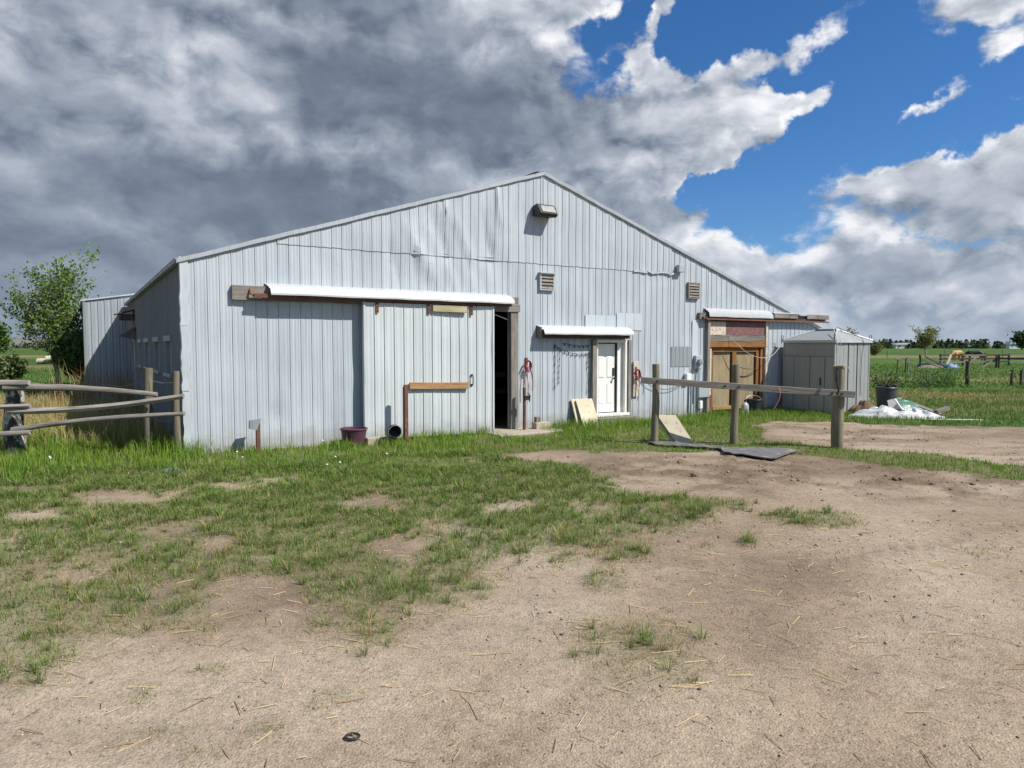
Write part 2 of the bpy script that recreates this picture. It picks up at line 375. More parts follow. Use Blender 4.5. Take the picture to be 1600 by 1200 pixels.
M_TARP = mat('white_tarp', (.66, .67, .68), (.54, .55, .57), .5, 3, bmp=.3, spots=((.36, .31, .25), 4, .60))
M_HAY = mat('brown_hay', (.21, .135, .075), (.11, .068, .04), .95, 30, bmp=.6)
M_GREENBAG = mat('printed_green_bag', (.03, .20, .10), (.09, .12, .11), .4, 9, spots=((.62, .62, .58), 8, .56))
M_BLUE = mat('blue_plastic', (.05, .14, .32), (.035, .10, .24), .5, 5)
M_GLASSY = mat('lamp_lens', (.30, .30, .26), (.42, .42, .38), .18, 5, spec=.6)
M_PANE = mat('dusty_window_pane', (.20, .23, .26), (.27, .30, .33), .25, 3, spec=.6)
M_JUG = mat('cloudy_plastic_jug', (.42, .45, .42), (.34, .37, .34), .35, 5)
M_LEAF = tinted('leaf_tint', .55, .3)
M_GRASS = tinted('grass_tint', .6, .28)
M_STONE = tinted('pebble_tint', .85, 0)
M_BARK = mat('grey_bark', (.29, .26, .225), (.17, .15, .13), .95, 10, (1, 1, .3), bmp=.5)

# ================================================================ ground: one sheet to the horizon
LUSH = [(-14, 17), (-11.62, 15.61), (-6.1, 12.84), (-3.06, 13.9), (0.0, 15.4), (1.75, 17.2), (5.49, 19.4), (7.69, 20.69), (8.89, 19.4), (10.5, 19.2), (9.34, 17.6), (7.2, 17.19), (5.9, 16.1), (5.3, 13.9), (6.18, 13.1), (7.32, 12.15), (8.14, 11.0), (12, 8.6), (12, 7.6), (7.21, 9.65), (6.38, 10.51), (5.55, 11.66), (5.2, 12.1), (3.78, 12.2), (2.55, 12.5), (1.22, 12.6), (0.46, 12.4), (-0.46, 12.45), (-0.59, 10.6), (-1.39, 9.5), (-2.43, 9.4), (-3.26, 9.99), (-4.9, 10.4), (-6.22, 10.24), (-6.95, 9.6), (-14, 9.6)]
PATCH = [(-12, 10.5), (-7.85, 10.51), (-4.73, 10.79), (-0.48, 12.84), (0.31, 11.08), (1.06, 11.39), (1.3, 9.29), (1.87, 8.69), (2.96, 8.33), (2.12, 7.55), (1.41, 7.14), (1.07, 6.15), (0.77, 5.88), (0.51, 6.6), (0.0, 6.3), (-0.16, 5.79), (-0.2, 5.19), (-0.47, 4.93), (-0.82, 4.81), (-0.83, 4.38), (-1.19, 4.48), (-1.57, 5.19), (-2.01, 5.63), (-2.46, 5.6), (-2.07, 4.81), (-2.27, 4.53), (-2.69, 4.38), (-2.5, 3.9), (-2.6, 3.55), (-6, 3.2), (-12, 4)]
BARE = [(-4.82, 8.58, 1.05, .5), (-5.33, 7.69, .5, .4), (-2.94, 6.67, .3, .33), (-1.6, 8.16, .42, .5), (-2.54, 5.4, .15, .33), (-1.95, 5.2, .25, .55), (1.37, 11.27, .94, .6), (-.95, 6.35, .35, .37), (-.1, 8.1, .4, .6), (-3.9, 9.3, .7, .3), (-6.4, 8.9, .8, .25)]
ISO = [(.81, 4.28, .48, .62, .5), (3.3, 7.49, .6, .4, .75), (.77, 5.47, .2, .2, .6), (2.32, 6.67, .1, .16, .8), (1.91, 6.56, .08, .12, .6), (-.99, 4.53, .26, .26, .8), (-1.75, 3.3, .16, .10, .7), (-.54, 5.19, .3, .34, .7), (-1.74, 3.98, .11, .08, .7), (-2.01, 3.68, .1, .09, .5), (-1.2, 3.39, .08, .07, .7), (-.94, 3.65, .1, .1, .4), (.5, 6.1, .16, .12, .6), (2.1, 5.2, .1, .1, .25), (4.4, 6.4, .3, .2, .15), (-.35, 3.35, .05, .05, .6), (-1.45, 3.2, .08, .06, .7)]
ROAD = [(6.6, 17.5), (8.49, 16.8), (11.99, 16.0), (16, 15.2), (40, 11), (40, 3), (12, 8.9), (8.3, 11.6), (7.3, 12.7), (6.2, 13.9), (5.6, 14.9), (5.7, 16.4)]
def in_poly(x, y, poly):
    r = np.zeros(x.shape, bool); n = len(poly)
    for i in range(n):
        (x0, y0), (x1, y1) = poly[i], poly[(i + 1) % n]
        c = ((y0 > y) != (y1 > y)) & (x < (x1 - x0) * (y - y0) / (y1 - y0 + 1e-9) + x0); r ^= c
    return r
def warp(x, y, a, f):
    return x + (fbm(x * f, y * f, 3) - .5) * a, y + (fbm(x * f + 9, y * f + 4, 8) - .5) * a
C0 = (-5.714, 12.03); BA = math.atan2(.532, .847); Dv = (math.cos(BA), math.sin(BA)); Bv = (-Dv[1], Dv[0])
def bw(s, o, z=0.0): return (C0[0] + Dv[0] * s + Bv[0] * o, C0[1] + Dv[1] * s + Bv[1] * o, z)
def inside_barn(x, y, m=0.0):
    dx, dy = x - C0[0], y - C0[1]; s = dx * Dv[0] + dy * Dv[1]; o = dx * Bv[0] + dy * Bv[1]
    return ((s > -m) & (s < 18.8 + m) & (o > -m) & (o < 15)) | ((s > -1.3 - m) & (s < 12) & (o > 15 - m) & (o < 27))
def fields(x, y):
    """lush, patchy, meadow, dry, disturbed soil (0..1 each)"""
    x, y = np.asarray(x, float), np.asarray(y, float)
    wx, wy = warp(x, y, .9, 1.3); lush = in_poly(wx, wy, LUSH).astype(float)
    road = in_poly(wx, wy, ROAD)
    lush *= ~road
    wx, wy = warp(x, y, .9, 1.7); pt = in_poly(wx, wy, PATCH).astype(float)
    for sd_, am in ((1, .9), (2, 1.3), (4, 1.9)):      # a soft, frayed margin
        jx = x + (fbm(x * 2.4 + sd_ * 3, y * 2.4, 101 + sd_) - .5) * am; jy = y + (fbm(x * 2.4, y * 2.4 + sd_ * 5, 111 + sd_) - .5) * am; pt = pt + in_poly(jx, jy, PATCH)
    pt = pt / 4
    pn = fbm(x * 1.15, y * 1.0, 21, 4); pt *= np.clip((pn - .24 + np.clip(-x - 1, 0, 4) * .03) * 4.2, .09, 1)
    for (a, b, ra, rb) in BARE:
        q = ((wx - a) / ra / .8) ** 2 + ((wy - b) / rb / .75) ** 2; pt *= np.clip(q * .8 - .1, .05, 1); lush *= np.clip(q - .3, 0, 1)
    wx, wy = warp(x, y, .3, 4)
    for (a, b, ra, rb, w) in ISO:
        q = ((wx - a) / ra) ** 2 + ((wy - b) / rb) ** 2; pt = np.maximum(pt, w * np.clip(1.3 - q, 0, 1))
    n = fbm(x * .35, y * .35, 31)
    mead = ((x > 8.6) & (y > 17.2 - .23 * (x - 8.5) + (n - .5) * 2)) | (y > 30) | ((x < -6.2) & (y > 12.6 + (n - .5)))
    mead = mead & ~road & ~inside_barn(x, y)
    mead = mead.astype(float) * (1 - lush)
    dry = np.zeros_like(x)
    dry = np.maximum(dry, np.clip(1.2 - np.abs(y - 26.5 - (n - .5) * 7) / 2.6, 0, 1) * (x > 9.5) * np.clip((fbm(x * .5, y * .9, 41) - .3) * 4, 0, 1))
    dry = np.maximum(dry, np.clip(1.1 - np.abs(y - 20.5 - (n - .5) * 3) / 1.6, 0, 1) * (x > 11) * np.clip((fbm(x * .5, y * .9, 43) - .42) * 5, 0, 1))
    dry = np.maximum(dry, ((x < -6.3) & (y > 12.7) & (y < 22 + (n - .5) * 4)).astype(float))
    dry = np.maximum(dry, np.clip(1.2 - np.abs(y - 40 - (n - .5) * 8) / 2.2, 0, 1) * (x > 12) * .8)
    dry = np.maximum(dry, np.clip(1.1 - np.abs(y - 130) / 25, 0, 1) * .7)
    dry = np.maximum(dry, np.clip(1.1 - np.abs(y - 62) / 8, 0, 1) * (x < -20) * .9)
    dist = np.clip(1.45 - ((x - 4.2) / 3.8) ** 2 - ((y - 10.2 + .15 * (x - 4)) / 1.7) ** 2, 0, 1) * np.clip((fbm(x * 2.2, y * 2.6, 51) - .38) * 6, 0, 1)
    dist = np.maximum(dist, road * np.clip((fbm(x * 1.2, y * 2.8, 53) - .45) * 5, 0, 1) * .8)
    return lush, pt, mead, dry, dist
def axis(lo, hi, a, b, step, grow):
    c = list(np.arange(a, b, step)); v, s = b, step
    while v < hi: c.append(v); s *= grow; v += s
    c.append(hi); v, s, l = a, step, []
    while v > lo: s *= grow; v -= s; l.append(max(v, lo))
    return np.array(sorted(set(l + c)))
gx = axis(-3500, 3500, -12.5, 13.0, .09, 1.11); gy = axis(-400, 5000, 1.6, 21.0, .09, 1.11)
XX, YY = np.meshgrid(gx, gy); fx, fy = XX.ravel(), YY.ravel()
lush, pt, mead, dry, dist = fields(fx, fy)
near = np.clip(1 - (np.hypot(fx, fy - 9) - 14) / 12, 0, 1)
def tracks(x, y):
    """faint wheel tracks curving across the yard: + in the ruts, - on the dusty ridge between"""
    t = np.zeros_like(x); w = (fbm(x * 1.2, y * 1.2, 131) - .5) * .25
    for (cx, cy, r, g, k) in ((9.5, -4.0, 11.2, .75, 1.0), (11.5, -6.5, 13.4, .75, .8), (-2, -9, 13.0, .75, .55), (14, 22, 15.4, .7, .7)):
        d = np.hypot(x - cx, y - cy) - r + w
        for o in (-g, g): t = t + k * np.exp(-((d - o) / .13) ** 2) * (.55 + .45 * np.sin(np.arctan2(y - cy, x - cx) * r * 38))
        t = t - k * .8 * np.exp(-(d / .35) ** 2)
    return t * np.clip((fbm(x * .6, y * .6, 133) - .3) * 3, 0, 1) * ((x > -2) | (y < 4.2))
def ground_z(x, y):
    l, p, m, d, ds = fields(x, y); nr = np.clip(1 - (np.hypot(x, y - 9) - 14) / 12, 0, 1)
    return ((fbm(x * .9, y * .9, 61) - .5) * .05 + (fbm(x * 4.5, y * 4.5, 67, 3) - .5) * .022 + p * .02 + ds * (fbm(x * 7, y * 7, 71, 3) - .42) * .13 - .012 * tracks(x, y) * (l < .3)) * nr - .01
gz = ground_z(fx, fy)
def L3(a, b, t): return a + (np.asarray(b) - a) * t[:, None]
n1 = fbm(fx * .55, fy * .55, 81); n2_ = fbm(fx * 3.1, fy * 3.1, 83); n3 = fbm(fx * .02, fy * .05, 85)
col = np.tile(np.array((.298, .230, .163)), (len(fx), 1))
col = L3(col, (.36, .293, .218), np.clip((n1 - .5) * 4.5, 0, 1)); col = L3(col, (.21, .158, .112), np.clip((.49 - n1) * 5.5, 0, 1))
col = L3(col, (.375, .31, .23), np.clip((n2_ - .6) * 4, 0, 1) * .5)
trk = tracks(fx, fy); col = L3(col, (.195, .142, .097), np.clip(trk, 0, 1) * .8); col = L3(col, (.375, .30, .215), np.clip(-trk, 0, 1) * .6)
col = L3(col, (.165, .12, .082), dist * .85)
col = L3(col, (.115, .12, .045), np.clip(lush + pt * .5, 0, 1) * .8)
green = np.array((.065, .118, .026)) * (1 + (n3 - .5)[:, None] * 1.1) + (n1 - .5)[:, None] * np.array((.05, .04, .01))
col = L3(col, green, mead) if False else col + (green - col) * mead[:, None]
col = L3(col, (.30, .235, .115), dry * mead * .8)
col = np.clip(col, .01, 1)
ny, nx = XX.shape; idx = np.arange(ny * nx).reshape(ny, nx)
faces = np.stack([idx[:-1, :-1], idx[:-1, 1:], idx[1:, 1:], idx[1:, :-1]], -1).reshape(-1, 4)
def ground_mat():
    m, T, b = new_mat('dusty_ground')
    a = T.node('ShaderNodeAttribute', attribute_name='tint').outputs['Color']; co = T.node('ShaderNodeTexCoord').outputs['Object']
    f1 = T.noise(co, 9, 6, .7); f2 = T.noise(co, 55, 4, .7)
    vo = T.node('ShaderNodeTexVoronoi', {'Vector': co, 'Scale': 75.0}); vr = T.sep(vo.outputs['Color'])[0]
    k = T.m('ADD', T.mr(f1, .3, .7, .80, 1.16, False), T.mr(f2, .3, .7, -.22, .22, False))
    k = T.m('ADD', k, T.m('MULTIPLY', T.mr(vr, .86, .95), .22)); k = T.m('SUBTRACT', k, T.m('MULTIPLY', T.mr(vr, .14, .06), .26))
    T.put(b.inputs['Base Color'], T.mix(1.0, a, T.xyz(k, k, T.m('MULTIPLY', k, 1.0)), 'MULTIPLY'))
    b.inputs['Roughness'].default_value = .95; b.inputs['Specular IOR Level'].default_value = .12
    h = T.m('ADD', T.m('MULTIPLY', f1, .6), T.m('ADD', T.m('MULTIPLY', f2, .3), T.m('MULTIPLY', T.m('SUBTRACT', .6, vo.outputs['Distance']), .25)))
    bump(T, b, h, .8, .025)
    return m
ground = link('ground', np_mesh('ground', np.stack([fx, fy, gz], 1), faces, col, True), ground_mat()); ground['kind'] = 'structure'
def gh(x, y): return float(ground_z(np.array([x]), np.array([y]))[0])

# ---------------------------------------------------------------- grass blades: one mesh per kind, five vertices a blade
def blades(name, x, y, h, w, lean, tint, label, cat=None, ang=None):
    n = len(x); z = ground_z(x, y) - .01; a = rng.uniform(0, 2 * np.pi, n) if ang is None else ang + np.pi / 2; b = a + rng.normal(0, .5, n) - np.pi / 2
    dx, dy = np.cos(a), np.sin(a); lx, ly = np.cos(b) * lean * h, np.sin(b) * lean * h
    base = np.stack([x, y, z], 1); side = np.stack([dx, dy, np.zeros(n)], 1) * (w / 2)[:, None]
    mid = base + np.stack([lx * .35, ly * .35, h * .58], 1); top = base + np.stack([lx, ly, h * (1 - .35 * np.clip(lean, 0, 1))], 1)
    v = np.stack([base - side, base + side, mid + side * .75, mid - side * .75, top], 1).reshape(-1, 3)
    i = np.arange(n)[:, None] * 5
    f = np.concatenate([i + np.array([[0, 1, 2]]), i + np.array([[0, 2, 3]]), i + np.array([[3, 2, 4]])])
    c = np.repeat(tint, 5, 0).reshape(n, 5, 3); c[:, :2] *= .92; c[:, 4] *= 1.08
    o = link(name, np_mesh(name, v, f, np.clip(c.reshape(-1, 3), 0, 1)), M_GRASS); tag(o, label, cat, kind='stuff'); return o
def scatter(n, x0, x1, y0, y1, clump=0.0, per=1):
    x = rng.uniform(x0, x1, n); y = rng.uniform(y0, y1, n)
    if per > 1:
        x = np.repeat(x, per) + rng.normal(0, clump, n * per); y = np.repeat(y, per) + rng.normal(0, clump, n * per)
    return x, y
def greens(n, base, dryc, pdry, var=.28):
    t = np.array(base)[None] * rng.uniform(1 - var, 1 + var, (n, 1)) * rng.uniform(.9, 1.1, (n, 3))
    k = rng.random(n) < pdry; t[k] = np.array(dryc)[None] * rng.uniform(.7, 1.25, (k.sum(), 1)); return t
# lush belt along the barn and the strip by the driveway
x, y = scatter(52000, -13, 12, 8, 21, .05, 5); l, p, m, d, ds = fields(x, y); dens = fbm(x * 1.6, y * 1.6, 91)
dx_, dy_ = x - C0[0], y - C0[1]; so = dx_ * Bv[0] + dy_ * Bv[1]; ss = dx_ * Dv[0] + dy_ * Dv[1]
front = np.clip(1 + (so + .1) / 3.2, .0, 1)                      # taller close to the wall
door = ((ss > 6.1) & (ss < 7.2) & (so > -1.2))
k = (l > .5) & ~inside_barn(x, y, .04) & (rng.random(len(x)) < .30 + .9 * dens) & ~door; x, y, fr, dn, ss = x[k], y[k], front[k], dens[k], ss[k]
h = (.08 + .19 * fr * np.clip((dn - .2) * 2.2, .3, 1.2)) * rng.uniform(.5, 1.2, len(x)) * np.where(x < -5.2, 1.45, 1)
tint = greens(len(x), (.15, .255, .03), (.36, .30, .14), .05)
tint = tint + (fbm(x * .8, y * .8, 95) - .5)[:, None] * np.array((.07, .05, .01))
blades('lush_grass', x, y, h, rng.uniform(.006, .012, len(x)), np.abs(rng.normal(.35, .25, len(x))), np.clip(tint, .012, 1), 'lush green grass growing along the foot of the barn', 'grass')
# patchy short grass over the yard
x, y = scatter(42000, -11, 5, 3.0, 13.2, .035, 8); l, p, m, d, ds = fields(x, y)
k = (rng.random(len(x)) < p * 1.0) & ~inside_barn(x, y, .05); x, y, p = x[k], y[k], p[k]
h = rng.uniform(.035, .115, len(x)) * (.55 + .6 * p) * np.clip(.7 + (y - 5) * .06, .6, 1.1)
pd = np.clip(.40 - (y - 3.5) * .05 + (.5 - p) * .25, .06, .5); tint = greens(len(x), (.15, .215, .05), (.36, .285, .14), 0)
kk = rng.random(len(x)) < pd; tint[kk] = np.array((.37, .29, .145)) * rng.uniform(.7, 1.2, (kk.sum(), 1))
blades('short_grass', x, y, h, rng.uniform(.0035, .006, len(x)) * np.clip(y / 6, .8, 1.6), np.abs(rng.normal(.8, .4, len(x))), tint, 'thin patchy grass spreading over the sandy yard', 'grass')
# bigger tufts whose blades spread outward, greener inside the patches and straw coloured on their rims
tx, ty = scatter(9000, -9, 5, 3.0, 13); l, p, m, d, ds = fields(tx, ty); k = (rng.random(len(tx)) < p * .42) & ~inside_barn(tx, ty, .1); tx, ty, p = tx[k], ty[k], p[k]
per = 26; hs = rng.uniform(.06, .17, len(tx)) * (.6 + .6 * p); rr = rng.uniform(.02, .06, len(tx)); dr = rng.random(len(tx)) < np.clip(.34 - (ty - 3.5) * .04, .08, .4)
ang = rng.uniform(0, 6.28, len(tx) * per); q = np.abs(rng.normal(0, .6, len(ang))); x = np.repeat(tx, per) + np.cos(ang) * q * np.repeat(rr, per); y = np.repeat(ty, per) + np.sin(ang) * q * np.repeat(rr, per)
h = np.repeat(hs, per) * rng.uniform(.5, 1.15, len(x)); tint = greens(len(x), (.13, .20, .045), (.36, .285, .14), .12); kk = np.repeat(dr, per) & (rng.random(len(x)) < .6); tint[kk] = np.array((.40, .31, .155)) * rng.uniform(.7, 1.2, (kk.sum(), 1))
tint *= np.repeat(rng.uniform(.75, 1.25, len(tx)), per)[:, None]
blades('grass_tufts', x, y, h, rng.uniform(.0035, .006, len(x)) * np.clip(y / 6, .8, 1.7), np.abs(rng.normal(.85, .4, len(x))), tint, 'spreading tufts of wiry grass dotted over the sandy yard', 'grass', ang)
# verge right of the shed
x, y = scatter(9000, 8.3, 22, 15.5, 30, .06, 6); l, p, m, d, ds = fields(x, y); k = ((m > .5) | (l > .5)) & (x / y > .42) & (x / y < .82); x, y, d = x[k], y[k], d[k]
h = rng.uniform(.05, .16, len(x)); tint = greens(len(x), (.10, .18, .032), (.38, .30, .15), .12); kk = rng.random(len(x)) < .7 * d; tint[kk] = np.array((.38, .305, .16)) * rng.uniform(.7, 1.2, (kk.sum(), 1))
blades('verge_grass', x, y, h, rng.uniform(.008, .014, len(x)), np.abs(rng.normal(.6, .3, len(x))), tint, 'green and straw coloured verge grass between the driveway and meadow', 'grass')
# meadow to the right and behind
x, y = scatter(24000, 8, 60, 15.5, 75, .10, 5); l, p, m, d, ds = fields(x, y)
k = (m > .5) & (rng.random(len(x)) < np.clip(26 / y, 0, 1)) & (x / y > .42) & (x / y < .85); x, y, d = x[k], y[k], d[k]
h = rng.uniform(.05, .17, len(x)) * (1 + .4 * (d > .4)); tint = greens(len(x), (.095, .165, .032), (.38, .30, .15), 0); kk = rng.random(len(x)) < .08 + .75 * d; tint[kk] = np.array((.37, .295, .15)) * rng.uniform(.7, 1.2, (kk.sum(), 1))
blades('meadow_grass', x, y, h, rng.uniform(.012, .02, len(x)) * np.clip(y / 20, 1, 2.6), np.abs(rng.normal(.4, .25, len(x))), tint, 'green meadow grass beyond the driveway and the shed', 'grass')
# dry tall grass left of the barn
x, y = scatter(9000, -17, -5.6, 12.4, 25, .06, 6); l, p, m, d, ds = fields(x, y)
k = ~inside_barn(x, y, .1) & (y > 12.5) & (fbm(x * .8, y * .8, 97) > .33) & (x / y > -.82) & (y < 23 - .4 * (x + 17)); x, y = x[k], y[k]
h = rng.uniform(.22, .62, len(x)); tint = greens(len(x), (.42, .335, .165), (.16, .20, .05), .14)
blades('dry_grass', x, y, h, rng.uniform(.007, .012, len(x)), np.abs(rng.normal(.5, .3, len(x))), tint, 'tall straw coloured dry grass behind the pole fence', 'dry grass')
x, y = scatter(60, -13.6, -10.6, 20.0, 23.6, .12, 9); k = ~inside_barn(x, y, .1); x, y = x[k], y[k]
blades('dry_reeds', x, y, rng.uniform(.9, 1.75, len(x)), rng.uniform(.012, .02, len(x)), np.abs(rng.normal(.32, .22, len(x))), greens(len(x), (.38, .27, .14), (.24, .16, .08), .3), 'tall dry reeds standing beside the rear building', 'reeds')
x, y = scatter(6000, -60, -13, 24, 62, .12, 5); k = ~inside_barn(x, y, .2) & (x / y > -.85); x, y = x[k], y[k]
blades('pasture_grass', x, y, rng.uniform(.08, .25, len(x)), rng.uniform(.02, .04, len(x)), np.abs(rng.normal(.4, .25, len(x))), greens(len(x), (.075, .16, .026), (.36, .30, .15), .06), 'green pasture grass left of the rear building', 'grass')
# loose straw and pebbles on the bare ground
x, y = scatter(7000, -6, 8, 2.7, 10); l, p, m, d, ds = fields(x, y); edge = np.clip(1 - np.abs(p - .25) * 3, 0, 1)
k = rng.random(len(x)) < .05 + .75 * edge * (y < 7.5); x, y = x[k], y[k]
n = len(x); a = rng.uniform(0, 6.28, n); ln = rng.uniform(.03, .18, n) / 2; z = ground_z(x, y) + .008; w = .0025
ca, sa = np.cos(a), np.sin(a); cen = np.stack([x, y, z], 1); dl = np.stack([ca * ln, sa * ln, rng.uniform(-.006, .008, n)], 1); dw = np.stack([-sa * w, ca * w, np.zeros(n)], 1); dz_ = np.array([[0, 0, .003]])
v = np.stack([cen - dl - dw, cen + dl - dw, cen + dl + dw, cen - dl + dw, cen - dl + dz_, cen + dl + dz_], 1).reshape(-1, 3); i = np.arange(n)[:, None] * 6
f = np.concatenate([i + np.array([[0, 1, 5, 4]]), i + np.array([[4, 5, 2, 3]])])
tag(link('loose_straw', np_mesh('loose_straw', v, f, np.repeat(greens(n, (.44, .34, .18), (.25, .17, .09), .25), 6, 0)), M_STONE), 'loose bits of straw scattered over the bare yard', 'straw', kind='stuff')
x1, y1 = scatter(17000, -4.5, 5.5, 2.7, 7.5); x2, y2 = scatter(9000, -3, 10, 6.5, 16.5); x = np.r_[x1, x2]; y = np.r_[y1, y2]
l, p, m, d, ds = fields(x, y); k = (l < .3) & (m < .3) & (rng.random(len(x)) < .25 + fbm(x * 1.1, y * 1.1, 99) + ds - p * .6) & ~inside_barn(x, y); x, y, ds = x[k], y[k], ds[k]
n = len(x); r = np.exp(rng.normal(-5.6, .55, n)) * np.clip(y / 5.5, .8, 1.7) * (1 + 1.6 * ds * rng.random(n)); z = ground_z(x, y) + r * .2
octa = np.array([(1, 0, 0), (0, 1, 0), (-1, 0, 0), (0, -1, 0), (0, 0, .7), (0, 0, -.7)], float); fo = np.array([(0, 1, 4), (1, 2, 4), (2, 3, 4), (3, 0, 4), (1, 0, 5), (2, 1, 5), (3, 2, 5), (0, 3, 5)])
a = rng.uniform(0, 6.28, n); v = octa[None] * r[:, None, None] * rng.uniform(.6, 1.3, (n, 6, 1)); vx = v[..., 0] * np.cos(a)[:, None] - v[..., 1] * np.sin(a)[:, None]; vy = v[..., 0] * np.sin(a)[:, None] + v[..., 1] * np.cos(a)[:, None]
v = np.stack([vx + x[:, None], vy + y[:, None], v[..., 2] + z[:, None]], -1).reshape(-1, 3); f = (np.arange(n)[:, None, None] * 6 + fo[None]).reshape(-1, 3)
pal = np.array([(.36, .29, .21), (.28, .22, .16), (.48, .42, .34), (.20, .165, .13), (.40, .30, .22), (.12, .10, .09)]); tint = pal[rng.integers(0, 6, n)] * rng.uniform(.8, 1.15, (n, 1)); tint[ds > .4] = np.array((.19, .14, .10)) * rng.uniform(.7, 1.3, ((ds > .4).sum(), 1))
tag(link('gravel', np_mesh('gravel', v, f, np.repeat(tint, 6, 0), True), M_STONE), 'small loose gravel stones strewn over the yard and driveway', 'gravel', kind='stuff')

# ================================================================ the barn: local x along the gable wall, y into the building
barn = thing('barn', 'large pale blue metal sided barn with a wide gable front', 'barn', (C0[0], C0[1], 0), BA)
EAVE, RIDGE, SR, WID, DEP = 3.42, 5.87, 7.58, 18.8, 14.9
SL = (RIDGE - EAVE) / SR; ER = RIDGE - (WID - SR) * SL
def roof_z(s): return RIDGE - abs(s - SR) * SL
def dent(s, z, o=0, roof=True):
    """how far the tired sheet is pushed in or out at (s, z), metres"""
    n = lambda a, b, sd: float(vnoise(np.array([a]), np.array([b]), sd)[0]) - .5
    d = .020 * n(s * 1.3 + o, z * 1.6, 5) + .004 * n(s * 4, z * 3, 6)
    wgt = math.exp(-((s - 4.9) / 1.7) ** 2 - ((z - 3.9) / .75) ** 2)
    d += wgt * .13 * (n(s * 2.1 + z * 1.5, z * .9 - s * .25, 7))
    if roof: d *= max(0, min(1, (roof_z(s) - .12 - z) / .35))
    if roof and 3.3 < s < 7.2 and z > 2.9:
        for (sa, za, sb, zb, A) in CREASE:
            ex, ez = sb - sa, zb - za; t_ = max(0, min(1, ((s - sa) * ex + (z - za) * ez) / (ex * ex + ez * ez))); q = math.hypot(s - sa - ex * t_, z - za - ez * t_)
            d += A * math.exp(-(q / .10) ** 2) * (.3 + .7 * t_)
    for (a, b, ra, rb, h) in DENTS: d += h * math.exp(-((s - a) / ra) ** 2 - ((z - b) / rb) ** 2)
    return d
CREASE = [(3.75, 4.1, 4.05, 3.2, .03), (4.15, 4.35, 4.5, 3.85, -.04), (4.35, 3.75, 4.75, 3.1, .035), (4.75, 4.55, 5.15, 3.86, .045), (4.9, 3.75, 5.35, 3.15, -.035), (5.3, 4.6, 5.7, 3.86, -.045), (5.6, 3.78, 6.0, 3.2, .03), (5.95, 4.8, 6.2, 3.9, .035), (6.35, 5.25, 6.45, 4.6, -.04), (5.0, 5.0, 5.06, 4.75, -.05)]
DENTS = [(1.55, .62, .16, .22, .035), (2.75, .75, .22, .3, -.03), (5.0, 4.95, .05, .16, .035), (6.35, 5.2, .05, .3, -.04), (2.0, 1.6, .5, .7, .018), (3.0, 1.3, .3, .3, -.015), (11.4, 3.72, .5, .06, .03), (10.7, 3.74, .35, .05, -.028), (4.35, 3.65, .07, .3, .03), (5.2, 3.55, .08, .35, -.03)]
def sheet(s0, s1, zb0, zb1, zt0, zt1, off=0.0, rib=.012, minor=3, rows=None, dents=True, fold=.02):
    """one siding strip: standing rib on its left edge, faint stiffening ribs; bottom and top may slope"""
    w = s1 - s0; pr = [(0, .004), (.003, -rib), (.013, -rib), (.018, 0)]
    if w > .15 and minor:
        for k in range(minor):
            c = .018 + (w - .018) * (k + .5) / minor; pr += [(c - .014, -.001), (c - .006, -.0042), (c + .006, -.0042), (c + .014, -.001)]
    pr += [(w - .001, 0)]
    if w < .03: pr = [(0, 0), (w, 0)]
    H = max(zt0 - zb0, zt1 - zb1); rows = rows or max(2, int(H / .16)); vs, fs = [], []
    for i in range(rows + 1):
        f = i / rows
        for (x, y) in pr:
            a = x / w; z = (zb0 + (zb1 - zb0) * a) * (1 - f) + (zt0 + (zt1 - zt0) * a) * f
            vs.append((s0 + x, off + y + (dent(s0 + x, z) if dents else 0), z))
    n = len(pr)
    for i in range(rows):
        for k in range(n - 1): fs.append((i * n + k, i * n + k + 1, i * n + n + k + 1, i * n + n + k))
    b = len(vs)                                        # folded back edges give the sheet thickness
    vs += [vs[0], (s0, off + fold, zb0), (s1, off + fold, zb1), vs[n - 1], vs[rows * n], vs[rows * n + n - 1], (s1, off + fold, zt1), (s0, off + fold, zt0)]
    fs += [(b, b + 1, b + 2, b + 3), (b + 4, b + 5, b + 6, b + 7)]
    me = bpy.data.meshes.new('siding_panel'); me.from_pydata(vs, [], fs); me.shade_smooth(); me.set_sharp_from_angle(angle=R(24)); return me
OPEN = [(3.45, 6.64, 0, 2.74), (9.14, 10.14, 0, 2.06), (13.06, 15.44, 0, 2.60)]
PITCH = .203
cuts = sorted(set([round(k * PITCH, 4) for k in range(int(WID / PITCH) + 1)] + [WID] + [e for o in OPEN for e in o[:2]] + [SR, 11.66]))
cc = [cuts[0]]
hard = set([e for o in OPEN for e in o[:2]] + [SR, 11.66, WID, 0.0])
for c in cuts[1:]:
    if c - cc[-1] < .06:
        if c in hard: cc[-1] = c if cc[-1] not in hard else cc[-1]
        if c in hard and cc[-1] != c: cc.append(c)
    else: cc.append(c)
SEAM = 3.80
for a, b in zip(cc[:-1], cc[1:]):
    mid = (a + b) / 2; z0 = -.02
    for (p, q, lo, hi) in OPEN:
        if p < mid < q: z0 = hi
    t0, t1 = roof_z(a) - .03, roof_z(b) - .03
    minor = 3 if mid < 6.8 else 2
    if mid < 11.66 and min(t0, t1) > SEAM + .05:
        link('siding_panel', sheet(a, b, z0, z0, SEAM + .05, SEAM + .05, 0, minor=minor), M_SIDING, barn)
        link('siding_panel', sheet(a, b, SEAM - random.uniform(0, .02), SEAM - random.uniform(0, .02), t0, t1, -.012, minor=1 if mid > 7.2 else 3), M_SIDING, barn)
    else: link('siding_panel', sheet(a, b, z0, z0, t0, t1, 0, minor=minor), M_SIDING, barn)
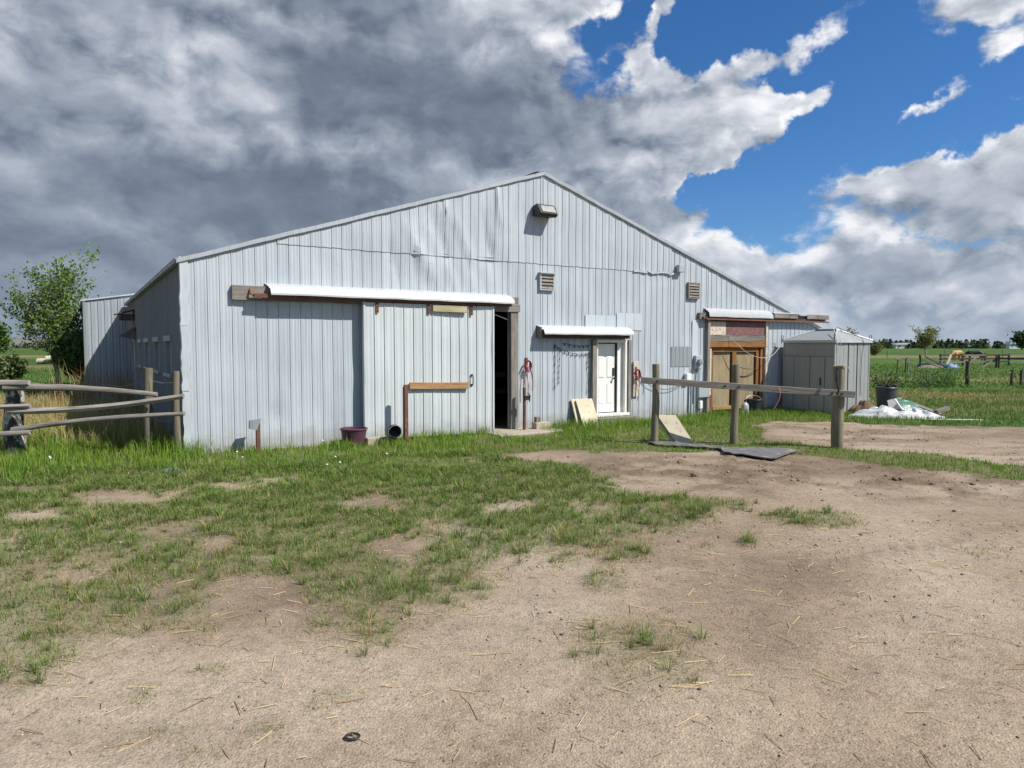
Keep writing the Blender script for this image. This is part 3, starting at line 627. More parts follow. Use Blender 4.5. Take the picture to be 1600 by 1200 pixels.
# patches screwed over the old sheets
def patch(s0, s1, z0, z1, m_, name='siding_patch', off=-.0185, n=None):
    k = n or max(1, round((s1 - s0) / PITCH)); r = [sheet(s0 + (s1 - s0) * i / k, s0 + (s1 - s0) * (i + 1) / k, z0, z0, z1, z1, off, .006, 0, 4, False, .003) for i in range(k)]
    for me in r: link(name, me, m_, barn)
patch(8.82, 9.78, 2.37, 2.66, M_PATCH, n=3); patch(9.80, 10.66, 2.30, 2.73, M_PATCH, off=-.021, n=3); patch(11.69, 12.43, 1.36, 1.89, M_DULL, n=5); patch(12.46, 12.68, 1.50, 2.6, M_PATCH, n=1)
# torn sheet edge right of the ridge
m = MB()
for i in range(9):
    s = 10.35 + i * .155; m.add([(s, -.03 - random.uniform(.0, .02), SEAM - .0 - random.uniform(.0, .07)), (s + .155, -.03 - random.uniform(.0, .02), SEAM - .0 - random.uniform(0, .07)), (s + .155, -.016, SEAM + .03), (s, -.016, SEAM + .03)], [(0, 1, 2, 3)])
m.build('torn_sheet_edge', M_DULL, barn)
# trims
for k in range(3):
    z0, z1 = k * 1.14 - .02, (k + 1) * 1.14 + .015 if k < 2 else EAVE + .02; m = MB(); vs, fs = [], []; n = 12
    for i in range(n + 1):
        z = z0 + (z1 - z0) * i / n; q = random.uniform(-.012, .012); e = -.026 - .003 * k
        vs += [(.10 + q, e + .012, z), (.09 + q, e, z), (.01, e + q * .8, z), (e - .004 + q, e, z), (e - .004 + q, .12, z), (e + .012, .13, z)]
    for i in range(n):
        for j in range(5): fs.append((i * 6 + j, i * 6 + j + 1, i * 6 + 7 + j, i * 6 + 6 + j))
    m.add(vs, fs).build('corner_trim', M_TRIM, barn, smooth=30)
def rake(sa, sb, k):
    n = max(4, int(abs(sb - sa) / .2)); vs, fs = [], []
    for i in range(n + 1):
        s = sa + (sb - sa) * i / n; z = roof_z(s) + random.uniform(-.006, .006); bu = .012 if i % 2 else 0; e = -.05 - .004 * (k % 2) - bu
        vs += [(s, e + .03, z - .072), (s, e, z - .062), (s, e - .012, z + .012), (s, .25, z + .03)]
    for i in range(n):
        for j in range(3): fs.append((i * 4 + j, i * 4 + j + 1, i * 4 + 5 + j, i * 4 + 4 + j))
    MB().add(vs, fs).build('rake_trim', M_TRIM, barn, smooth=25)
L_ = [-.08, 1.9, 4.4, 6.1, SR]; R_ = [SR, 9.6, 12.2, 14.6, 16.9, WID + .1]
for k in range(4): rake(L_[k], L_[k + 1] + (.04 if k < 3 else 0), k)
for k in range(5): rake(R_[k], R_[k + 1] + (.04 if k < 4 else 0), k)
# roof slopes with standing ribs
for (sa, sb) in ((SR, -.1), (SR, WID + .12)):
    m = MB(); za, zb = roof_z(SR) + .005, RIDGE - abs(sb - SR) * SL + .005; sg = 1 if sb > sa else -1
    m.add([(sa, .2, za), (sb, .2, zb), (sb, DEP, zb), (sa, DEP, za), (sa, .2, za - .03), (sb, .2, zb - .03), (sb, DEP, zb - .03), (sa, DEP, za - .03)], [(0, 1, 2, 3), (4, 7, 6, 5), (0, 4, 5, 1), (1, 5, 6, 2), (2, 6, 7, 3)])
    for k in range(48):
        o = .3 + k * .305; m.add([(sa, o, za), (sb, o, zb), (sb, o + .02, zb + .03), (sa, o + .02, za + .03), (sb, o + .04, zb), (sa, o + .04, za)], [(0, 1, 2, 3), (3, 2, 4, 5)])
    m.build('roof_slope', M_ROOF, barn)
MB().add([(SR - .2, .2, RIDGE - .055), (SR, .2, RIDGE + .03), (SR + .2, .2, RIDGE - .055), (SR - .2, DEP, RIDGE - .055), (SR, DEP, RIDGE + .03), (SR + .2, DEP, RIDGE - .055)], [(0, 1, 4, 3), (1, 2, 5, 4)]).build('ridge_cap', M_TRIM, barn, M=Matrix.Translation((0, 0, .05)))
# left side wall: ribbed sheets round four windows and a door
WIN = [(1.55, 2.65), (3.85, 5.05), (6.35, 7.75), (8.75, 9.75)]
HOLES = [(a, b, 1.36, 2.0) for a, b in WIN] + [(11.2, 12.5, -.02, 2.1)]
side = MB(); k = 0; step = .2287
edges = sorted(set([i * step for i in range(int(DEP / step))] + [DEP] + [e for h in HOLES for e in h[:2]]))
for a, b in zip(edges[:-1], edges[1:]):
    mid = (a + b) / 2; segs = [(-.02, EAVE)]
    for (p, q, lo, hi) in HOLES:
        if p < mid < q: segs = [(-.02, lo), (hi, EAVE)]
    for lo, hi in segs:
        if hi - lo < .05: continue
        nr = max(1, int((hi - lo) / .5))
        for r in range(nr):
            z0, z1 = lo + (hi - lo) * r / nr, lo + (hi - lo) * (r + 1) / nr
            w = min(.03, (b - a) * .3); j = lambda z, y: (vnoise(np.array([y * 1.1]), np.array([z * 1.1]), 9)[0] - .5) * .02
            side.add([(j(z0, a), a, z0), (-.02 + j(z0, a), a + .005, z0), (-.02 + j(z0, a), a + w, z0), (j(z0, a), a + w + .004, z0), (j(z0, b), b, z0), (j(z1, a), a, z1), (-.02 + j(z1, a), a + .005, z1), (-.02 + j(z1, a), a + w, z1), (j(z1, a), a + w + .004, z1), (j(z1, b), b, z1)],
                     [(i, i + 1, i + 6, i + 5) for i in range(4)])
side.build('side_wall', M_SIDE_SHADE, barn, smooth=20)
for (a, b) in WIN:
    f = MB().box(-.06, .05, a - .05, b + .05, 2.0, 2.11).box(-.075, .06, a - .06, b + .06, 1.29, 1.36).box(-.03, .07, a, a + .05, 1.36, 2.0).box(-.03, .07, b - .05, b, 1.36, 2.0).build('window', M_SHED, barn, bevel=.004)  # grey steel on white frames, the wall's shade put into their colour
    f['label'] = 'small side window with weathered white frame coloured grey for shade'
    MB().box(.045, .055, a + .05, b - .05, 1.36, 2.0).build('pane', M_PANE, f)
    MB().box(.035, .06, (a + b) / 2 - .015, (a + b) / 2 + .015, 1.36, 2.0).build('mullion', M_SHED, f)
sd = MB().box(-.01, .03, 11.26, 12.44, 0, 2.06).build('side_door', M_SHED, barn)
MB().box(-.05, .06, 11.2, 11.26, 0, 2.1).box(-.05, .06, 12.44, 12.5, 0, 2.1).box(-.055, .06, 11.2, 12.5, 2.06, 2.12).build('door_frame', M_SHED, sd, bevel=.003)
MB().add([(-.03, 10.9, 2.5), (-.03, 12.8, 2.5), (-.5, 12.8, 2.22), (-.5, 10.9, 2.22), (-.03, 10.9, 2.47), (-.03, 12.8, 2.47), (-.5, 12.8, 2.19), (-.5, 10.9, 2.19)], [(0, 1, 2, 3), (7, 6, 5, 4), (0, 3, 7, 4), (1, 5, 6, 2), (2, 6, 7, 3)]).add([(-.03, 10.95, 2.1), (-.07, 10.95, 2.1), (-.46, 10.95, 2.2), (-.03, 10.95, 2.45), (-.03, 11, 2.1), (-.07, 11, 2.1), (-.46, 11, 2.2), (-.03, 11, 2.45)], [(0, 1, 2, 3), (7, 6, 5, 4), (1, 5, 6, 2)]).build('side_awning', M_GREYWOOD, barn)
MB().box(-.42, -.02, 11.4, 12.1, 2.72, 2.9).add([(-.02, 11.35, 3.06), (-.02, 12.15, 3.06), (-.55, 12.15, 2.90), (-.55, 11.35, 2.90), (-.02, 11.35, 3.03), (-.02, 12.15, 3.03), (-.55, 12.15, 2.87), (-.55, 11.35, 2.87)], [(0, 1, 2, 3), (7, 6, 5, 4), (0, 3, 7, 4), (1, 5, 6, 2), (2, 6, 7, 3)]).build('vent_hood', M_DARKWOOD, barn)
MB().add([(-.1, -.02, EAVE + .0), (-.1, DEP, EAVE + .0), (-.1, DEP, EAVE - .09), (-.1, -.02, EAVE - .09), (-.05, -.02, EAVE + .01), (-.05, DEP, EAVE + .01), (-.03, DEP, EAVE - .1), (-.03, -.02, EAVE - .1)], [(0, 1, 5, 4), (0, 3, 2, 1), (3, 7, 6, 2), (0, 4, 7, 3)]).build('eave_trim', M_SIDE_SHADE, barn)
MB().box(WID - .03, WID, .02, DEP, -.02, ER - .02).build('right_wall', M_SIDE_SHADE, barn)
MB().prism([(.02, -.02), (WID - .02, -.02), (WID - .02, ER - .04), (SR, RIDGE - .04), (.02, EAVE - .04)], DEP - .04, DEP - .01).build('back_wall', M_SIDE_SHADE, barn)
# what the gap beside the sliding door lets one see
for (s, o) in ((6.9, 2.6), (5.9, 5.0), (8.2, 5.0)): board('interior_post', (s, o, 0), (s, o, 4.2), .15, .15, M_GREYWOOD, barn)
board('stall_rail', (5.0, 2.55, 1.15), (8.5, 2.55, 1.15), .14, .04, M_GREYWOOD, barn, (0, 0, 1)); board('stall_rail', (5.0, 2.55, .7), (8.5, 2.55, .7), .14, .04, M_GREYWOOD, barn, (0, 0, 1))
# ---------------------------------------------------------------- big sliding door with its track
sd0, sd1, DO = 3.20, 6.14, -.20
door = bpy.data.objects.new('sliding_door', None); COL.objects.link(door); door.parent = barn; door.location = (0, DO, 0)
door['label'] = 'pale sliding barn door hung proud of the wall, slightly open'
ds_ = [sd0 + (sd1 - sd0) * i / 14 for i in range(15)]
for i in range(14):
    link('door_panel', sheet(ds_[i], ds_[i + 1], .06 + random.uniform(-.012, .012) - .004 * i, .06 + random.uniform(-.012, .012) - .004 * i, 2.76, 2.76, 0, .017, 2, None, True), M_DOORSTEEL, door)
for z in (.35, 1.45, 2.6): board('door_girt', (sd0 + .03, .055, z), (sd1 - .03, .055, z), .12, .04, M_GREYWOOD, door, (0, 0, 1))
MB().box(sd0 - .012, sd0 + .03, -.024, .08, .06, 2.77).build('edge_trim', M_DOORSTEEL, door); MB().box(sd1 - .03, sd1 + .012, -.026, .08, 0.0, 2.77).build('edge_trim', M_DOORSTEEL, door)
board('brace_board', (4.13, -.05, 1.10), (5.49, -.05, 1.06), .135, .045, M_TAN, door, (0, 0, 1)); board('brace_board', (4.66, -.05, 2.68), (5.46, -.05, 2.67), .13, .05, M_YELLOW, door, (0, 0, 1))
MB().tube([(5.585, -.02, 1.28), (5.60, -.06, 1.25), (5.60, -.06, 1.10), (5.585, -.02, 1.07)], .011, 8).box(5.56, 5.62, -.026, -.018, 1.26, 1.30).box(5.56, 5.62, -.026, -.018, 1.05, 1.09).build('door_handle', M_BLACK, door, smooth=40)
for s in (3.47, 4.58, 5.585):
    m = MB().box(s - .03, s + .03, -.036, -.026, 2.56, 2.86)
    for z in (2.60, 2.68): m.lathe([(.0, -.008), (.012, -.008), (.012, 0)], 8, (s, -.04, z))
    m.build('hanger_bracket', M_RUST, door)
def canopy(parent, s0, s1, zt, zb, pr, mat_, name='track_cover', back=0.0):
    """bent white flashing: flat top sloping out, ribbed face, turned lip"""
    pf = [(back, zt + .02), (back - .05, zt), (-pr * .40, zt - .018), (-pr * .45, zt - .036), (-pr * .66, zt - .050), (-pr * .71, zt - .078), (-pr * .88, zt - .092), (-pr * .93, zt - .122), (-pr, zb + .03), (-pr, zb), (-pr + .012, zb)]
    n = max(6, int((s1 - s0) / .3)); vs, fs = [], []; k = len(pf)
    for i in range(n + 1):
        s = s0 + (s1 - s0) * i / n; q = random.uniform(-.005, .005)
        vs += [(s + .10 * (a - back) * (-1 if i == 0 else (1 if i == n else 0)) * 0 + (.28 * (-a) if i == 0 else 0) * .5, a, b + q) for a, b in pf]
    for i in range(n):
        for j in range(k - 1): fs.append((i * k + j, i * k + j + 1, i * k + k + j + 1, i * k + k + j))
    return MB().add(vs, fs).build(name, mat_, parent)
tr = bpy.data.objects.new('door_track', None); COL.objects.link(tr); tr.parent = barn
board('track_beam', (.80, -.06, 2.86), (6.86, -.06, 2.86), .26, .09, M_GREYWOOD, tr, (0, 0, 1)); board('track_beam', (1.5, -.14, 2.86), (6.55, -.14, 2.87), .17, .06, M_DARKWOOD, tr, (0, 0, 1))
MB().box(1.15, 6.6, -.25, -.19, 2.775, 2.835).build('rail', M_RUST, tr); canopy(tr, 1.38, 6.62, 3.04, 2.83, .32, M_FLASH)
MB().tube([(1.12, -.13, 2.95), (1.10, -.16, 2.86), (1.16, -.18, 2.80), (1.38, -.18, 2.80)], .02, 6).box(1.15, 1.40, -.20, -.16, 2.78, 2.85).build('rail_end', M_RUSTY2, tr, smooth=40)
board('door_post', (6.74, -.05, 0), (6.74, -.05, 2.73), .19, .16, M_GREYWOOD, barn, (1, 0, 0), .006); board('door_header', (6.16, -.13, 2.745), (6.87, -.13, 2.745), .17, .05, M_GREYWOOD, barn, (0, 0, 1))
MB().box(5.9, 7.6, -.9, .6, -.06, .035).build('door_slab', M_CONC, barn, bevel=.015)
# ---------------------------------------------------------------- white entrance door
ed = bpy.data.objects.new('entrance_door', None); COL.objects.link(ed); ed.parent = barn; ed['label'] = 'white four panel door under a small white canopy'
SLB = (9.23, 9.86, .26, 1.96, .10)
def door_slab():
    a, b, z0, z1, o = SLB; m = MB().box(a, b, o, o + .045, z0, z1)
    for (u0, u1) in ((.14, .44), (.56, .86)):
        for (v0, v1) in ((.12, .43), (.50, .82)):
            x0, x1, q0, q1 = a + (b - a) * u0, a + (b - a) * u1, z0 + (z1 - z0) * v0, z0 + (z1 - z0) * v1
            m.add([(x0, o - .001, q0), (x1, o - .001, q0), (x1, o - .001, q1), (x0, o - .001, q1), (x0 + .03, o - .016, q0 + .03), (x1 - .03, o - .016, q0 + .03), (x1 - .03, o - .016, q1 - .03), (x0 + .03, o - .016, q1 - .03)], [(0, 1, 5, 4), (1, 2, 6, 5), (2, 3, 7, 6), (3, 0, 4, 7), (4, 5, 6, 7)])
    return m
sl = door_slab().build('door_leaf', M_WHITE, ed)
MB().tube([(9.80, .10, 1.10), (9.80, .04, 1.10)], .02, 8).lathe([(0, -.03), (.028, -.02), (.034, 0), (.028, .02), (0, .03)], 12, (9.80, .02, 1.10)).build('door_knob', M_BLACK, sl, smooth=40)
MB().box(9.775, 9.825, .075, .1, 1.16, 1.36).build('lock_plate', M_BLACK, sl, bevel=.004)
MB().box(9.14, 9.20, -.05, .16, .22, 2.06).box(10.07, 10.14, -.05, .16, .22, 2.06).box(9.14, 10.14, -.052, .16, 1.99, 2.065).box(9.20, 9.225, .02, .16, .24, 1.99).build('door_frame', M_WHITE, ed, bevel=.004)
MB().box(9.87, 9.90, .06, .17, .24, 1.99).build('weather_seal', M_BLACK, ed); MB().box(9.90, 10.068, .05, .17, .24, 1.99).build('side_panel', M_WHITE, ed)
MB().box(9.10, 10.18, -.12, .2, .17, .235).build('door_sill', M_WHITE, ed, bevel=.006); MB().box(9.0, 10.3, -.35, .1, -.03, .165).build('door_step', M_GREYWOOD, ed, bevel=.01)
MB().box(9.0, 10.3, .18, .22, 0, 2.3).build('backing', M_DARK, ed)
board('door_jamb', (9.06, -.06, 0), (9.06, -.06, 2.06), .13, .09, M_GREYWOOD, ed, (1, 0, 0)); board('door_jamb', (10.2, -.05, 0), (10.2, -.05, 2.06), .10, .07, M_GREYWOOD, ed, (1, 0, 0))
cn = bpy.data.objects.new('door_canopy', None); COL.objects.link(cn); cn.parent = barn
canopy(cn, 7.40, 10.14, 2.37, 2.17, .30, M_FLASH, 'canopy_cover'); board('canopy_beam', (7.42, -.10, 2.15), (10.12, -.10, 2.15), .13, .15, M_DARKWOOD, cn, (0, 0, 1)); board('canopy_beam', (7.44, -.20, 2.21), (10.1, -.20, 2.21), .07, .05, M_DARKWOOD, cn, (0, 0, 1))
MB().prism([(7.40, 2.08), (7.40, 2.34), (7.44, 2.34), (7.44, 2.08)], -.2, -.02).build('canopy_end', M_GREYWOOD, cn)
# ---------------------------------------------------------------- plywood double door on the right
pd_ = bpy.data.objects.new('plywood_doorway', None); COL.objects.link(pd_); pd_.parent = barn; pd_['label'] = 'plywood double doors in an orange stained frame'
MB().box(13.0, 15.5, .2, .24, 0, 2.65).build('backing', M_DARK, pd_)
for (a, b) in ((13.36, 14.12), (14.32, 15.14)): board('plywood_leaf', ((a + b) / 2, .10, .20), ((a + b) / 2, .10, 1.74), b - a, .018, M_PLY, pd_, (1, 0, 0), .001, 0)
board('centre_stile', (14.22, .055, .12), (14.22, .055, 1.86), .17, .05, M_ORANGE, pd_, (1, 0, 0)); board('side_stile', (15.21, .055, .12), (15.21, .055, 1.86), .11, .05, M_ORANGE, pd_, (1, 0, 0)); board('side_stile', (15.36, .03, .0), (15.36, .03, 1.9), .10, .05, M_ORANGE, pd_, (1, 0, 0))
board('side_stile', (13.28, .055, .02), (13.28, .055, 1.86), .13, .05, M_ORANGE, pd_, (1, 0, 0)); board('head_rail', (13.30, .05, 1.80), (15.26, .05, 1.80), .12, .055, M_ORANGE, pd_, (0, 0, 1)); board('bottom_rail', (13.36, .05, .17), (14.7, .05, .17), .10, .05, M_TAN, pd_, (0, 0, 1))
board('lintel_board', (13.10, -.02, 1.95), (15.42, -.02, 1.95), .16, .07, M_ORANGE, pd_, (0, 0, 1)); board('lintel_board', (13.08, -.015, 2.12), (15.44, -.015, 2.12), .17, .06, M_GREYWOOD, pd_, (0, 0, 1))
MB().box(13.78, 15.38, -.035, .0, 2.21, 2.58).build('transom_board', M_MAROON, pd_); MB().box(13.10, 13.76, -.04, .0, 2.21, 2.58).build('transom_board', M_PEEL, pd_)
board('transom_strip', (13.08, -.01, 2.61), (15.44, -.01, 2.61), .06, .05, M_DARKWOOD, pd_, (0, 0, 1)); board('transom_strip', (15.40, .0, 2.2), (15.40, .0, 2.58), .05, .05, M_DARKWOOD, pd_, (1, 0, 0))
board('jamb_strip', (13.15, -.01, .55), (13.15, -.01, 1.83), .13, .04, M_PEEL, pd_, (1, 0, 0)); board('door_jamb', (13.02, -.05, 0), (13.02, -.05, 2.66), .10, .12, M_GREYWOOD, pd_, (1, 0, 0)); board('door_jamb', (15.50, -.03, 0), (15.50, -.03, 2.6), .09, .07, M_PEEL, pd_, (1, 0, 0))
rt = bpy.data.objects.new('plywood_door_track', None); COL.objects.link(rt); rt.parent = barn; rt['label'] = 'broken right hand door track running past the wall'
board('track_beam', (12.66, -.05, 2.72), (18.30, -.05, 2.74), .17, .09, M_GREYWOOD, rt, (0, 0, 1)); board('track_beam', (12.75, -.12, 2.67), (18.05, -.12, 2.69), .07, .05, M_DARKWOOD, rt, (0, 0, 1)); MB().box(12.85, 18.32, -.175, -.145, 2.62, 2.66).build('rail', M_RUST, rt)
canopy(rt, 12.90, 15.60, 2.92, 2.70, .20, M_FLASH)
MB().add([(15.62, -.02, 2.90), (18.28, -.02, 2.92), (18.34, -.20, 2.885), (15.64, -.19, 2.865), (15.62, -.02, 2.885), (18.28, -.02, 2.905), (18.34, -.20, 2.87), (15.64, -.19, 2.85)], [(0, 1, 2, 3), (7, 6, 5, 4), (3, 2, 6, 7), (1, 5, 6, 2)]).build('track_cover', M_FLASH, rt)
for i, (a, b) in enumerate(((15.66, 16.35), (16.36, 16.75), (17.20, 17.72), (17.73, 18.28))): board('fascia_board', (a, -.175, 2.785), (b, -.175, 2.79), .13, .02, M_GREYWOOD, rt, (0, 0, 1))
# ---------------------------------------------------------------- louvred vents, cap, bare patches on the gable
def vent(s0, s1, z0, z1, nsl, hood):
    v = bpy.data.objects.new('louvre_vent', None); COL.objects.link(v); v.parent = barn
    MB().box(s0, s1, -.045, -.03, z0, z1).build('backing', M_DARK, v)  # near-black sheet stands in for the shaded hole behind the slats
    MB().box(s0 - .03, s0, -.075, .0, z0 - .03, z1 + .03).box(s1, s1 + .03, -.075, .0, z0 - .03, z1 + .03).box(s0, s1, -.073, .0, z1, z1 + .03).box(s0, s1, -.073, .0, z0 - .03, z0).build('frame', M_GREYWOOD if not hood else M_TRIM, v)
    for k in range(nsl):
        z = z0 + (z1 - z0) * k / nsl; h = (z1 - z0) / nsl
        MB().add([(s0, -.085, z + .006), (s1, -.085, z + .006), (s1, -.05, z + h * .95), (s0, -.05, z + h * .95), (s0, -.075, z + .002), (s1, -.075, z + .002), (s1, -.04, z + h * .9), (s0, -.04, z + h * .9)], [(0, 1, 2, 3), (7, 6, 5, 4), (0, 4, 5, 1), (3, 2, 6, 7)]).build('slat', M_GREYWOOD, v)
    if hood: MB().box(s0 - .05, s1 + .05, -.12, .0, z1 + .032, z1 + .055).build('hood', M_FLASH, v)
vent(7.50, 7.84, 3.22, 3.54, 4, True); vent(12.28, 12.64, 3.20, 3.57, 5, False)
MB().box(11.82, 12.02, -.14, -.02, 3.84, 4.03).build('vent_cap', M_GREYBOX, barn, bevel=.01)

# ================================================================ the wider building joined on behind
rb = thing('rear_building', 'wider metal building standing behind the barn, half in shadow', 'building', bw(0, 15.0), BA)
RE, RS = 3.52, .17
for k in range(13):
    a, b = -1.32 + k * PITCH, -1.32 + (k + 1) * PITCH
    link('siding_panel', sheet(a, b, -.02, -.02, RE + (a + 1.32) * RS - .02, RE + (b + 1.32) * RS - .02, 0, .024, 1, None, True), M_REAR, rb)
e = -1.32 + 13 * PITCH; ridge = 5.4; zr = RE + (ridge + 1.32) * RS
MB().prism([(e, -.02), (12, -.02), (12, RE), (ridge, zr - .03), (e, RE + (e + 1.32) * RS - .03)], .0, .03).build('front_wall', M_REAR, rb)
MB().box(-1.34, -1.31, .03, 12, -.02, RE - .02).build('side_wall', M_SIDE_SHADE, rb); MB().box(11.97, 12, .03, 12, -.02, RE - .02).build('side_wall', M_SIDE_SHADE, rb)
for (a, b) in ((-1.42, ridge), (12.1, ridge)):
    za = zr - abs(ridge - a) * RS; MB().add([(a, -.06, za), (b, -.06, zr), (b, 12, zr), (a, 12, za), (a, -.06, za - .05), (b, -.06, zr - .05), (b, 12, zr - .05), (a, 12, za - .05)], [(0, 1, 2, 3), (7, 6, 5, 4), (0, 4, 5, 1), (0, 3, 7, 4), (2, 6, 7, 3)]).build('roof_slope', M_TRIM, rb)
MB().box(-1.36, -1.28, -.035, .05, -.02, RE - .03).build('corner_trim', M_SIDE_SHADE, rb)

# ================================================================ things on and against the barn
def at(s, o, z=0.0): return Matrix.Translation(bw(s, o, z)) @ Matrix.Rotation(BA, 4, 'Z')
def wthing(name, label, cat, s, o, z=0.0, group=None): return thing(name, label, cat, bw(s, o, z), BA, group)
# floodlight under the ridge
t = wthing('floodlight', 'black floodlight with a slanted glass face under the barn ridge', 'lamp', 7.52, 0, 4.95)
MB().add([(-.24, -.02, .13), (.24, -.02, .13), (.24, -.02, -.10), (-.24, -.02, -.10), (-.24, -.20, .16), (.24, -.20, .16), (.24, -.36, -.07), (-.24, -.36, -.07), (-.24, -.30, -.13), (.24, -.30, -.13)],
    [(0, 3, 2, 1), (0, 1, 5, 4), (4, 5, 6, 7), (7, 6, 9, 8), (8, 9, 2, 3), (0, 4, 7, 8, 3), (1, 2, 9, 6, 5)]).build('housing', M_BLACK, t, bevel=.008)
MB().add([(-.17, -.246, .118), (.19, -.246, .118), (.19, -.350, -.031), (-.17, -.350, -.031), (-.17, -.22, .10), (.19, -.22, .10), (.19, -.32, -.05), (-.17, -.32, -.05)], [(0, 1, 2, 3), (0, 4, 5, 1), (1, 5, 6, 2), (2, 6, 7, 3), (3, 7, 4, 0)]).build('lens', M_GLASSY, t)
MB().box(-.06, .06, -.02, .01, -.09, .12).build('bracket', M_BLACK, t); MB().lathe([(0, .05), (.03, .045), (.035, 0), (.03, -.04), (0, -.05)], 10, (.27, -.22, .06)).build('photocell', M_GREYBOX, t, smooth=40)
# electrical gear
t = wthing('electric_meter', 'round grey electric meter on a white box beside the bare siding patch', 'meter', 12.62, 0, 1.45)
MB().box(-.10, .14, -.11, -.02, -.16, .2).build('meter_box', M_GREYBOX, t, bevel=.012); m = MB().lathe([(.085, 0), (.085, .06), (.075, .09), (0, .1)], 18); me = m.mesh('meter_glass', 40); link('meter_glass', me, M_PANE, t, Matrix.Translation((.02, -.11, .03)) @ Matrix.Rotation(R(90), 4, 'X'))
MB().tube([(.06, -.06, -.16), (.06, -.06, -.62)], .022, 8).build('conduit', M_GREYBOX, t, smooth=40)
t = wthing('electrical_box', 'pale grey electrical panel box with pipes running into the grass', 'box', 12.62, 0, 0)
MB().box(-.02, .42, -.13, -.025, .50, .93).build('cabinet', M_GREYBOX, t, bevel=.01); MB().box(0, .40, -.145, -.132, .52, .91).build('cabinet_door', M_GREYBOX, t, bevel=.004)
for dx in (-.22, -.10): MB().tube([(dx, -.07, -.05), (dx, -.07, .95)], .026, 8).build('conduit', M_GREYBOX, t, smooth=40)
t = wthing('junction_box', 'small white junction box on a conduit left of the panel box', 'box', 12.25, 0, 1.05)
MB().box(-.08, .10, -.13, -.025, -.11, .12).build('cover', M_WHITE, t, bevel=.01); MB().tube([(.14, -.06, -.45), (.14, -.06, -.02), (.10, -.06, .0)], .02, 8).build('conduit', M_GREYBOX, t, smooth=40)
t = wthing('valve_box', 'small white gas valve low on the wall near the plywood doors', 'valve', 12.72, 0, .30)
MB().box(-.03, .09, -.12, -.03, -.10, .12).build('cover', M_WHITE, t, bevel=.015); MB().tube([(.03, -.075, -.36), (.03, -.075, -.1)], .018, 8).build('pipe', M_GALV, t, smooth=40)
def cable(name, pts, r, mat_, label, cat, n=6, sub=8):
    P = [Vector(p) for p in pts]; out = []
    for i in range(len(P) - 1):
        a, b, c, d = P[max(i - 1, 0)], P[i], P[i + 1], P[min(i + 2, len(P) - 1)]
        for k in range(sub):
            u = k / sub; out.append(.5 * ((2 * b) + (c - a) * u + (2 * a - 5 * b + 4 * c - d) * u * u + (3 * b - a - 3 * c + d) * u ** 3))
    out.append(P[-1]); o = MB().tube(out, r, n).build(name, mat_, smooth=60)
    return tag(o, label, cat)
cable('power_cable', [bw(10.5, -.06, 1.25), bw(10.8, -.07, .95), bw(11.2, -.08, .80), bw(11.6, -.09, .78), bw(12.0, -.09, .90), bw(12.22, -.06, 1.0)], .008, M_WIRE, 'thin dark cable sagging along the wall behind the hitching rail', 'cable')
cable('slack_cord', [bw(13.85, -.06, 2.2), bw(14.05, -.2, 1.95), bw(14.45, -.3, 1.68), bw(14.95, -.33, 1.57), bw(15.4, -.30, 1.62), bw(15.8, -.25, 1.85), bw(16.12, -.22, 2.14)], .009, M_ROPE, 'pale cord sagging from the plywood doorway to the shed corner', 'cord')
cable('dark_cord', [bw(14.25, -.03, 1.36), bw(14.5, -.06, 1.27), bw(14.9, -.07, 1.25), bw(15.2, -.03, 1.33)], .008, M_WIRE, 'short dark cord looped across the right plywood door', 'cord')
# string of fairy lights
t = wthing('string_lights', 'string of small dark bulbs hanging on the wall under the canopy', 'lights', 8.4, -.035, 1.8)
strands = [[(7.89, 1.95), (8.03, 1.86), (8.25, 1.77), (8.48, 1.72), (8.77, 1.71), (8.95, 1.75)], [(8.13, 1.98), (8.4, 1.93), (8.7, 1.90), (8.95, 1.93)], [(8.03, 1.86), (8.04, 1.55), (8.02, 1.25), (8.03, 1.02)], [(7.89, 1.95), (7.92, 1.6), (7.9, 1.25), (7.91, .88)], [(8.95, 1.75), (8.88, 1.5), (8.93, 1.2), (8.90, .75)]]
for st in strands:
    MB().tube([(s - 8.4, random.uniform(-.008, 0), z - 1.8) for s, z in st], .006, 5).build('wire', M_WIRE, t)
    for (a, b) in zip(st[:-1], st[1:]):
        for u in (.25, .75):
            s, z = a[0] + (b[0] - a[0]) * u - 8.4, a[1] + (b[1] - a[1]) * u - 1.8
            MB().lathe([(.0, -.065), (.011, -.05), (.013, -.025), (.007, 0), (0, .002)], 6, (s, -.004, z)).build('bulb', M_WIRE, t, smooth=50)
# halters on hooks
def halter(name, label, s, o, z, ropes):
    t = wthing(name, label, 'halter', s, o, z)
    MB().tube([(0, .03, .08), (0, -.05, .07), (0, -.07, .11)], .012, 6).box(-.03, .03, .0, .035, .0, .16).build('hook', M_RUST, t)
    for k in range(3):
        r = .075 + .02 * k; MB().tube([(r * .7 * math.cos(a) + random.uniform(-.01, .01), -.05 - .012 * k, -r * .9 + r * 1.1 * math.sin(a) + .07) for a in np.linspace(0, 6.28, 16)], .014, 6, False).build('strap_loop', M_RED, t, smooth=60)
    for (dx, L, m_) in ropes: MB().tube([(dx * .3, -.05, 0), (dx * .7, -.05, -L * .3), (dx, -.045, -L * .65), (dx * .9, -.05, -L)], .011, 6).build('lead_rope', m_, t, smooth=60)
halter('halter', 'red halter with lead ropes hung beside the big doorway', 7.12, -.04, 1.48, [(-.10, .75, M_PINK), (.0, .9, M_ROPE), (.14, .6, M_RED), (-.22, .35, M_ROPE)])
halter('halter', 'red halter hung on the grey plank right of the white door', 10.42, -.07, 1.22, [(-.06, .62, M_RED), (.08, .35, M_PINK), (.22, .55, M_PINK)])
